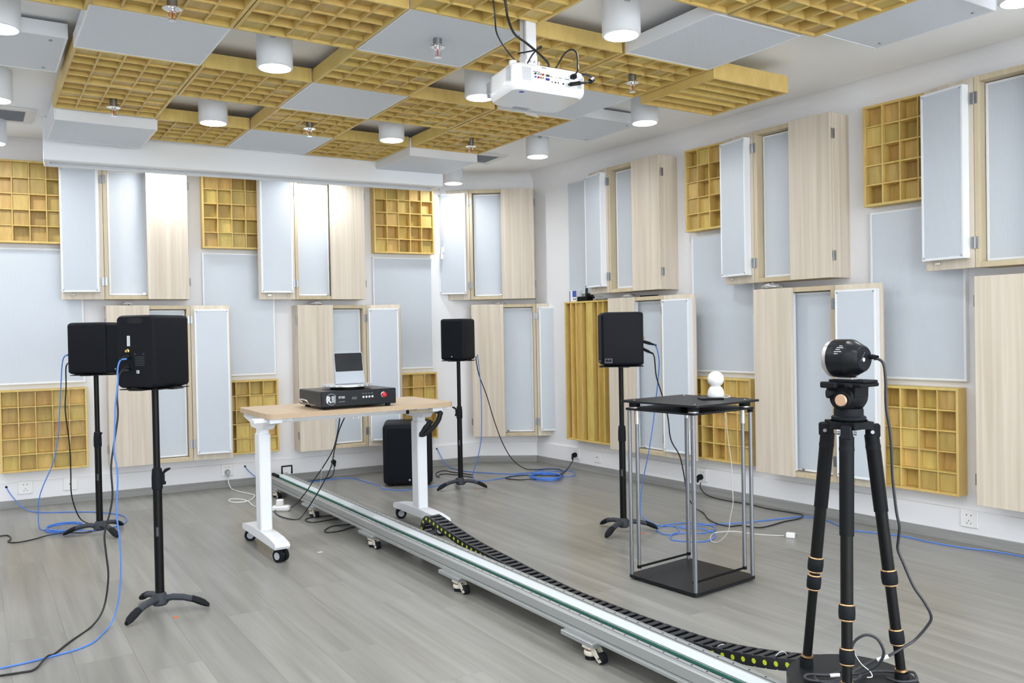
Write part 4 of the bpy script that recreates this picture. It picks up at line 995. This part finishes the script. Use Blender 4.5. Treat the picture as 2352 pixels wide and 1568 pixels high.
cable('power_cable', 'black power cable hanging from the handle slot speaker, leaving at the picture corner', [(.512, 3.546, .973), (.488, 3.555, .969), (.477, 3.56, .942), (.470, 3.564, .876), (.472, 3.567, .80), (.458, 3.572, .70), (.445, 3.577, .604), (.448, 3.58, .498), (.438, 3.585, .428), (.418, 3.59, .346), (.422, 3.593, .269), (.428, 3.596, .175), (.410, 3.601, .06), (.365, 3.575, .006), (.278, 3.443, .004), (.222, 3.344, .004), (.197, 3.314, .0095), (.156, 3.228, .004), (.118, 3.222, .004), (.057, 3.233, .004), (-.1, 3.26, .004)], K_, 'black_cable')
cable('network_cable', 'blue cable hanging from the half hidden rear speaker into a floor coil', [(.460, 5.301, 1.010), (.439, 5.324, .998), (.429, 5.347, .949), (.422, 5.369, .827), (.412, 5.391, .655), (.403, 5.413, .531), (.380, 5.437, .401), (.330, 5.462, .274), (.308, 5.484, .193), (.302, 5.506, .09), (.31, 5.50, .02)] + coil(.437, 5.51, .095, .115, 4.2, .004, .016, 2.9, .004) + [(.5, 5.36, .012), (.58, 5.345, .0035), (.66, 5.37, .0035), (.729, 5.43, .0035), (.768, 5.54, .0035), (.761, 5.72, .0035), (.655, 5.9, .0035), (.542, 6.0, .0035), (.337, 6.138, .004), (.26, 6.28, .02), (.215, 6.37, .07), (.185, 6.395, .12), (.178, 6.405, .143)], B_, 'blue_cable')
cable('power_cable', 'black power cable hanging from the half hidden rear speaker', [(.459, 5.301, .965), (.447, 5.336, .937), (.448, 5.37, .826), (.444, 5.404, .689), (.464, 5.437, .492), (.469, 5.47, .332), (.474, 5.504, .188), (.515, 5.55, .05), (.57, 5.52, .008), (.605, 5.43, .004), (.56, 5.35, .004), (.507, 5.31, .008), (.426, 5.35, .012), (.336, 5.36, .008), (.263, 5.323, .004), (.185, 5.299, .004), (.148, 5.35, .004), (.163, 5.413, .004), (.156, 5.511, .004), (.115, 5.533, .004), (-.05, 5.5, .004)], K_, 'black_cable')
cable('network_cable', 'blue cable hanging from the corner speaker into a floor coil', [(3.008, 5.167, .933), (3.045, 5.2, .753), (3.074, 5.238, .555), (3.092, 5.283, .315), (3.085, 5.34, .15), (3.085, 5.40, .04), (3.10, 5.36, .004), (3.239, 5.336, .0035), (3.377, 5.37, .0035), (3.50, 5.39, .0035)] + coil(3.555, 5.145, .105, .125, 5.2, .004, .024, 1.6, .006, 3) + [(3.66, 5.3, .02), (3.69, 5.47, .006), (3.80, 5.50, .004), (3.87, 5.42, .004), (3.79, 5.289, .008), (3.70, 5.13, .006), (3.767, 5.091, .0035), (3.852, 5.177, .0035), (3.9, 5.31, .0035), (3.813, 5.34, .0035), (3.6, 5.42, .0035), (3.45, 5.47, .0035), (3.336, 5.62, .0035), (3.24, 5.80, .0035), (3.231, 5.93, .0035), (3.225, 6.04, .01), (3.215, 6.12, .06), (3.20, 6.155, .12), (3.193, 6.168, .142)], B_, 'blue_cable')
cable('power_cable', 'black power cable from the corner speaker to the socket below the slat diffuser', [(3.0, 5.171, .92), (3.0, 5.175, .895), (3.078, 5.27, .78), (3.187, 5.351, .621), (3.29, 5.435, .447), (3.409, 5.509, .249), (3.524, 5.55, .10), (3.62, 5.52, .02), (3.72, 5.49, .006), (3.8, 5.46, .006), (3.84, 5.37, .010), (3.777, 5.236, .02), (3.66, 5.088, .02), (3.56, 5.023, .012), (3.45, 5.12, .012), (3.36, 5.21, .004), (3.321, 5.32, .004), (3.397, 5.36, .004), (3.5, 5.26, .016), (3.62, 5.10, .02), (3.72, 5.18, .012), (3.83, 5.28, .006), (3.90, 5.34, .012), (3.95, 5.365, .04), (3.966, 5.35, .078)], K_, 'black_cable')
cable('network_cable', 'blue cable from the side facing speaker into loops under the rod table', [(3.10, 3.437, 1.007), (3.13, 3.45, .990), (3.175, 3.481, .916), (3.207, 3.525, .823), (3.23, 3.576, .68), (3.251, 3.629, .527), (3.266, 3.687, .364), (3.284, 3.743, .25), (3.30, 3.79, .12), (3.29, 3.78, .03), (3.255, 3.72, .004), (3.217, 3.64, .0035), (3.193, 3.524, .0035), (3.222, 3.486, .0035), (3.246, 3.451, .0035), (3.199, 3.376, .0035), (3.126, 3.324, .0035), (3.08, 3.358, .0035), (3.1, 3.435, .0035), (3.145, 3.48, .0035), (3.209, 3.49, .009), (3.358, 3.482, .0035), (3.411, 3.408, .0035), (3.411, 3.327, .0035), (3.349, 3.263, .0035), (3.257, 3.256, .0035), (3.188, 3.307, .0035), (3.108, 3.322, .009), (3.041, 3.27, .0035), (3.038, 3.216, .0035), (3.102, 3.14, .0035), (3.179, 3.124, .0035), (3.268, 3.173, .0035), (3.315, 3.242, .0035), (3.304, 3.33, .009), (3.257, 3.395, .0035), (3.249, 3.42, .008), (3.30, 3.40, .009), (3.449, 3.363, .0035), (3.597, 3.301, .0035), (3.764, 3.254, .0035), (3.873, 3.228, .0035), (3.978, 3.2, .0035), (4.013, 3.138, .0035), (4.02, 3.063, .0035), (3.972, 2.95, .0035), (3.931, 2.839, .0035), (3.976, 2.714, .0035), (4.023, 2.591, .0035), (4.018, 2.441, .0035), (4.043, 2.29, .0035), (4.086, 2.183, .0035), (4.109, 2.044, .0035), (4.12, 1.9, .0035), (4.12, 1.7, .0035)], B_, 'blue_cable', n=6)
cable('power_cable', 'black power cable from the side facing speaker to the socket behind the black stand', [(3.085, 3.434, .965), (3.105, 3.45, .955), (3.124, 3.461, .93), (3.169, 3.499, .832), (3.228, 3.523, .732), (3.29, 3.545, .605), (3.342, 3.577, .462), (3.416, 3.586, .361), (3.473, 3.612, .239), (3.525, 3.642, .12), (3.585, 3.65, .035), (3.61, 3.60, .005), (3.523, 3.477, .004), (3.46, 3.35, .009), (3.481, 3.273, .004), (3.547, 3.256, .004), (3.578, 3.168, .004), (3.649, 3.153, .004), (3.808, 3.174, .004), (3.924, 3.171, .004), (3.99, 3.191, .009), (4.024, 3.237, .006), (4.022, 3.312, .004), (4.0, 3.46, .004), (4.01, 3.584, .004), (4.0, 3.684, .004), (3.985, 3.80, .004), (4.0, 3.95, .008), (4.02, 4.03, .04), (4.033, 4.042, .074)], K_, 'black_cable', n=6)
cable('network_cable', 'blue cable running behind the rail and looping under the subwoofer', fl([(2.02, 6.12), (2.10, 6.11), (2.264, 6.12), (2.372, 6.10), (2.421, 6.03), (2.431, 5.863), (2.45, 5.647), (2.418, 5.53), (2.477, 5.40), (2.575, 5.355), (2.70, 5.36), (2.85, 5.40)], .0035), B_, 'blue_cable')
cable('power_cable', 'dark cable on the floor from the subwoofer past the corner stand, upper one', fl([(2.95, 5.70), (3.02, 5.86), (3.12, 5.92), (3.14, 5.82), (3.16, 5.76), (3.2, 5.6)], .004), K_, 'black_cable')
cable('power_cable', 'dark cable on the floor from the subwoofer past the corner stand, lower one', fl([(2.95, 5.68), (3.01, 5.78), (3.07, 5.78), (3.086, 5.72), (3.114, 5.66), (3.15, 5.5)], .004), K_, 'black_cable')
cable('power_cable', 'black cable dropping from the desk to the white extension block', [(1.69, 4.36, .66), (1.69, 4.40, .648), (1.708, 4.483, .572), (1.724, 4.562, .503), (1.731, 4.645, .425), (1.705, 4.74, .322), (1.677, 4.834, .23), (1.672, 4.921, .166), (1.66, 4.98, .12), (1.648, 5.04, .075), (1.635, 5.12, .035)], .0034, 'black_cable')
cable('power_cable', 'black cable dropping from the desk and curving along the floor before the rail', [(1.72, 4.36, .66), (1.718, 4.40, .645), (1.708, 4.477, .555), (1.708, 4.549, .444), (1.722, 4.616, .38), (1.736, 4.682, .333), (1.729, 4.756, .254), (1.703, 4.837, .156), (1.665, 4.92, .05), (1.624, 4.925, .005), (1.582, 4.938, .004), (1.552, 5.053, .004), (1.556, 5.18, .004), (1.575, 5.235, .012)], .0034, 'black_cable')
cable('power_cable', 'black cable from the wall plug behind the desk down to the floor', [(2.327, 6.213, .078), (2.325, 6.206, .05), (2.30, 6.185, .015), (2.24, 6.16, .004), (2.13, 6.14, .004), (2.02, 6.10, .004), (1.95, 6.05, .004)], .0034, 'black_cable')
cable('thin_cable', 'thin white cable hanging from the desk toward the rail', [(1.636, 4.36, .655), (1.636, 4.405, .65), (1.642, 4.458, .586), (1.642, 4.512, .515), (1.654, 4.562, .442), (1.657, 4.616, .361), (1.70, 4.75, .27), (1.76, 4.95, .17), (1.79, 5.05, .121)], .0011, 'white_cable')
cable('power_cable', 'black cable loop lying half under the rail, farther one', fl([(1.86, 4.87), (1.776, 4.9), (1.686, 4.913), (1.639, 4.869), (1.655, 4.786), (1.776, 4.79), (1.86, 4.80)], .004), .0032, 'black_cable')
cable('power_cable', 'black cable loop lying half under the rail, closer to the bracket', fl([(1.9, 4.58), (1.811, 4.606), (1.71, 4.615), (1.642, 4.551), (1.638, 4.49), (1.711, 4.483), (1.795, 4.533), (1.9, 4.55)], .004), .0032, 'black_cable')
cable('network_cable', 'short blue cable from the wall hole to the rail end', [(1.676, 6.284, .139), (1.68, 6.25, .12), (1.70, 6.19, .09), (1.715, 6.13, .075), (1.735, 6.09, .08)], B_, 'blue_cable')
cable('power_cable', 'white cable from the wall plug looping by the desk leg', [(1.546, 6.262, .078), (1.546, 6.255, .04), (1.550, 6.2, .006), (1.56, 6.08, .004), (1.586, 5.969, .004), (1.605, 5.90, .004), (1.61, 5.82, .004), (1.54, 5.68, .004), (1.46, 5.655, .004), (1.42, 5.72, .004), (1.44, 5.80, .004), (1.50, 5.74, .006), (1.52, 5.62, .004), (1.506, 5.5, .004), (1.53, 5.38, .004), (1.56, 5.30, .01)], .0034, 'white_cable')
def strip():
    t = thing('extension_block', 'small white power strip with square plug on the floor by the desk leg', 'power strip', (1.61, 5.235, 0), (0, 0, R(-32)))
    MB().box(-.055, .055, -.026, .026, 0, .034, 'white_plastic', .009).build('housing', t)
    MB().box(-.028, .014, -.016, .018, .0345, .072, 'white_plastic', .005).build('plug', t)
strip()
cable('device_cable', 'thick black cable dropping from the tripod sensor and coiling on the round plate', [(1.810, 1.236, 1.0155), (1.8105, 1.226, 1.0155), (1.815, 1.216, 1.004), (1.818, 1.213, .967), (1.822, 1.215, .902), (1.83, 1.212, .85), (1.836, 1.212, .798), (1.842, 1.214, .733), (1.850, 1.210, .65), (1.856, 1.207, .617), (1.868, 1.218, .579), (1.872, 1.222, .554), (1.879, 1.212, .521), (1.888, 1.193, .47), (1.902, 1.174, .433), (1.914, 1.165, .399), (1.91, 1.175, .373), (1.893, 1.195, .339), (1.860, 1.205, .325), (1.832, 1.222, .307), (1.81, 1.249, .29), (1.79, 1.27, .272), (1.771, 1.285, .258), (1.747, 1.292, .247), (1.716, 1.302, .245), (1.69, 1.325, .245), (1.68, 1.345, .247), (1.70, 1.35, .25), (1.73, 1.322, .25), (1.765, 1.29, .256), (1.79, 1.265, .262), (1.805, 1.237, .284), (1.81, 1.224, .307), (1.809, 1.222, .327), (1.798, 1.231, .352), (1.782, 1.249, .359), (1.766, 1.267, .343), (1.758, 1.273, .317), (1.759, 1.27, .29), (1.75, 1.31, .255), (1.71, 1.34, .246), (1.70, 1.30, .246), (1.76, 1.265, .252), (1.81, 1.28, .247), (1.86, 1.27, .247), (1.885, 1.235, .25), (1.902, 1.21, .255), (1.902, 1.20, .252), (1.88, 1.185, .248), (1.845, 1.205, .247), (1.84, 1.235, .247)], .0034, 'grey_cable', n=6, sides=10)
cable('cable_tie', 'white cable tie tail sticking up from the coil on the round plate', [(1.755, 1.262, .325), (1.768, 1.268, .308), (1.782, 1.262, .285), (1.797, 1.25, .268), (1.795, 1.243, .258), (1.785, 1.25, .256)], .0011, 'white_cable', 'cable tie')
for p0, p1, lb in (((1.83, 1.2225, .3055), (1.815, 1.2425, .2935), 'upper, tilted'), ((1.735, 1.3155, .2500), (1.752, 1.3005, .2530), 'lower, lying')):
    tag(MB().cyl(p0, p1, .0046, 'white_plastic', n=12).build('cable_sleeve'), 'white marker sleeve on the black coiled cable, the %s one' % lb, 'sleeve')
cable('chain_tie', 'white cable tie on the drag chain next to the round plate', [(1.945, 1.66, .142), (1.955, 1.655, .152), (1.97, 1.65, .152), (1.978, 1.645, .142)], .0012, 'white_cable', 'cable tie')
cable('chain_tie', 'white cable tie on the drag chain further along the rail', [(1.955, 1.90, .092), (1.965, 1.895, .099), (1.978, 1.89, .099), (1.982, 1.885, .09)], .0012, 'white_cable', 'cable tie')
cable('usb_cable', 'thin white cable from the white ball device hanging to the floor and its adapter', [(2.775, 2.645, .7870), (2.82, 2.64, .7875), (2.838, 2.665, .791), (2.862, 2.70, .788), (2.875, 2.72, .76), (2.93, 2.76, .60), (2.985, 2.79, .46), (3.02, 2.82, .36), (3.063, 2.857, .254), (3.097, 2.907, .17), (3.131, 2.958, .08), (3.144, 3.031, .02), (3.165, 3.09, .003), (3.18, 3.12, .003), (3.225, 3.165, .0075), (3.294, 3.213, .003), (3.343, 3.221, .003), (3.42, 3.18, .003), (3.45, 3.10, .003), (3.489, 3.03, .003), (3.525, 2.985, .004), (3.542, 2.955, .007)], .0019, 'white_cable')
t_ = thing('usb_adapter', 'white wall charger lying on the floor behind the rod table', 'adapter', (3.556, 2.925, 0), (0, 0, R(-62)))
MB().box(-.022, .022, -.014, .014, 0, .026, 'white_plastic', .003).build('body', t_); MB().box(.022, .034, -.006, -.004, .010, .016, 'steel').box(.022, .034, .004, .006, .010, .016, 'steel').build('pin', t_)
cable('projector_cable', 'thin black cable reaching the projector from the ceiling beside the pole', [(1.565, 2.56, 2.36), (1.576, 2.553, 2.27), (1.588, 2.56, 2.204), (1.62, 2.60, 2.165), (1.70, 2.66, 2.135), (1.80, 2.73, 2.115)], .0032, 'black_cable')
cable('projector_cable', 'thick black cable crossing behind the projector pole', [(1.665, 2.62, 2.37), (1.678, 2.63, 2.30), (1.70, 2.65, 2.25), (1.76, 2.70, 2.22), (1.83, 2.72, 2.20), (1.88, 2.71, 2.165), (1.915, 2.70, 2.13), (1.905, 2.70, 2.112), (1.87, 2.71, 2.108), (1.83, 2.72, 2.108)], .0048, 'black_cable')
cable('projector_cable', 'black cable hooked over at the base of the projector pole', [(1.80, 2.68, 2.104), (1.815, 2.66, 2.14), (1.842, 2.65, 2.17), (1.85, 2.655, 2.168), (1.835, 2.68, 2.163), (1.80, 2.74, 2.163)], .003, 'black_cable')
cable('projector_cable', 'black power cable arching above the projector into its rear socket', [(1.945, 2.72, 2.102), (1.945, 2.68, 2.125), (1.955, 2.65, 2.16), (1.97, 2.625, 2.172), (1.985, 2.61, 2.155), (1.985, 2.605, 2.11), (1.98, 2.60, 2.085), (1.975, 2.615, 2.073)], .0036, 'black_cable')
cable('projector_cable', 'black video cable with thick plug entering the rear of the projector', [(1.98, 2.72, 2.103), (2.02, 2.66, 2.095), (2.045, 2.625, 2.085), (2.052, 2.60, 2.068), (2.035, 2.585, 2.052), (2.0, 2.585, 2.04), (1.965, 2.60, 2.035), (1.955, 2.625, 2.036)], .0048, 'black_cable')
t_ = thing('ferrite_plug', 'thick black ferrite bead on the projector video cable', 'plug'); MB().cyl((2.05, 2.597, 2.062), (2.025, 2.583, 2.048), .0095, 'rubber', n=14).build('bead', t_); MB().cyl((1.985, 2.59, 2.038), (1.957, 2.62, 2.036), .0075, 'rubber', n=14).build('connector', t_)
pts = [(3.26, 5.92, 2.385), (3.20, 5.95, 2.36), (3.17, 6.0, 2.345), (3.19, 6.08, 2.31), (3.24, 6.13, 2.25), (3.252, 6.134, 2.21), (3.262, 6.128, 2.116), (3.255, 6.132, 1.984), (3.266, 6.125, 1.859), (3.258, 6.13, 1.785)]
cable('switch_cord', 'thin grey cord hanging from the ceiling in front of the corner cabinet', pts, .0022, 'vent_grey')
t_ = thing('cord_switch', 'small white switch hanging on the cord at the corner cabinet', 'switch', (3.256, 6.129, 1.735), (0, R(8), 0)); MB().box(-.012, .012, -.008, .008, -.05, .05, 'white_plastic', .004).build('body', t_); MB().box(-.005, .005, -.0095, -.008, -.01, .012, 'vent_grey', .001).build('button', t_)
t_ = thing('motion_sensor', 'tiny white sensor box on the ceiling above the corner', 'sensor', (3.28, 5.92, CZ - .03)); MB().box(-.02, .02, -.02, .02, 0, .03, 'white_plastic', .005).build('housing', t_)
for x, y, z, d, m, lb in ((.505, 3.548, 1.022, None, 'rubber', 'black audio plug in the back of the handle slot speaker'), ):
    pass
def plug_to(p0, p1, r, lab, m='rubber'):
    t = thing('cable_plug', lab, 'plug'); p0, p1 = Vector(p0), Vector(p1); d = p1 - p0
    MB().tube([p0, p0 + d * .55, p0 + d * .6, p0 + d], r, m, 12, None, [1, 1, .75, .5]).build('body', t)
def spk_pt(i, lx, lz, off=.0):
    x, y, f = SPK[i][:3]; a = R(f + 90); ly = SD / 2 + off
    return Vector((x + lx * math.cos(a) - ly * math.sin(a), y + lx * math.sin(a) + ly * math.cos(a), .8995 + lz))
plug_to(spk_pt(0, .026, .128, .003), (.483, 3.552, 1.013), .0085, 'black audio plug in the back of the handle slot speaker')
plug_to(spk_pt(0, .026, .088, .004), (.488, 3.555, .970), .008, 'black power plug in the back of the handle slot speaker')
plug_to(spk_pt(1, .026, .128, .003), (.450, 5.310, 1.006), .0085, 'black audio plug behind the half hidden rear speaker')
plug_to(spk_pt(3, .026, .128, .003), (3.118, 3.440, 1.004), .0085, 'black audio plug sticking out of the side facing speaker')
plug_to(spk_pt(3, .026, .088, .004), (3.105, 3.448, .957), .008, 'black power plug sticking out of the side facing speaker')

# ------------------------------------------------------------------ odds and ends on top of the cabinets
def bag(side, s, e, w, h, d, lab, seed, mt='film'):
    rn = random.Random(seed); bm = bmesh.new(); bmesh.ops.create_icosphere(bm, subdivisions=3, radius=1)
    for v in bm.verts:
        k_ = 1 + rn.uniform(-.16, .16); v.co = Vector((v.co.x * w / 2 * k_, v.co.y * d / 2 * k_, max(0, v.co.z * .5 + .5) * h * (1 + rn.uniform(-.2, .2)) * (1 - .55 * abs(v.co.x))))
    me = bpy.data.meshes.new('plastic_bag'); bm.to_mesh(me); bm.free(); me.materials.append(MT[mt])
    o = link('plastic_bag', me, None, on_wall(side, s, e, LZ[1] + .0005), wall_rot(side)); return tag(o, lab, 'bag')
bag('back', .42, .10, .09, .03, .09, 'crumpled clear plastic bag on the cabinet behind the paired speakers', 1)
bag('back', 1.72, .10, .11, .034, .10, 'crumpled clear plastic bag on the cabinet above the turntable', 2)
bag('corner', .20, .10, .10, .022, .10, 'flat clear plastic bag on the corner cabinet', 3)
bag('side', -3.19, .10, .13, .038, .11, 'crumpled patterned plastic bag on the cabinet behind the tripod', 4)
bag('side', -4.42, .09, .11, .03, .10, 'crumpled clear plastic bag on the cabinet beside the slat diffuser', 5)
tag(MB().box(-.075, .075, -.02, .02, 0, .009, 'black', .003).build('black_strip', None, on_wall('side', -4.20, .12, LZ[1]), wall_rot('side')), 'flat black bar lying on the cabinet beside the slat diffuser', 'bar')
ZS = 1.311
bag2 = bag('side', -4.78, .05, .12, .028, .08, 'grey plastic bag lying on top of the slat diffuser', 6); bag2.location.z = ZS
t_ = thing('carton', 'small white and blue box standing on the slat diffuser', 'box', on_wall('side', -5.065, .05, ZS), wall_rot('side'))
MB().box(-.04, .04, -.03, .03, 0, .085, 'white_plastic', .002).build('box_body', t_)
m = MB().box(-.005, .0402, -.0306, -.029, .035, .083, 'blue_print').box(-.0404, -.031, -.0306, -.02, .0, .082, 'blue_print'); m.build('print', t_)
m = MB()
for x in (.010, .028): m.cyl((x, -.0304, .018), (x, -.0300, .018), .006, 'hole', n=12)
m.build('print_dot', t_)
t_ = thing('cable_reel', 'dark tray with upright green handle standing on the slat diffuser', 'tool', on_wall('side', -4.945, .055, ZS), wall_rot('side'))
MB().box(-.06, .05, -.035, .035, 0, .035, 'black', .004).build('tray', t_)
MB().tube([(.01, 0, .03), (.013, 0, .07), (.016, 0, .115)], .010, 'dark_green', 10, None, [1, 1.05, .9]).build('handle', t_)
MB().tube([(.02, 0, .05), (.06, 0, .045), (.10, 0, .02)], .014, 'black', 8, None, [.8, 1, .5]).build('roll', t_)
for side, s, z, lb in (('back', -.314, .143, 'dark cable hole in the back wall by the picture edge'), ('back', 1.189, .139, 'dark cable hole in the back wall by the desk leg'), ('back', 2.710, .142, 'dark cable hole in the back wall near the corner stand')):
    t_ = thing('cable_hole', lb, 'cable hole', on_wall(side, s, .0142, z), wall_rot(side)); MB().lathe([(.0001, .0008), (.006, .0008), (.008, .0)], 'hole', 14, axis='Y').build('grommet', t_)
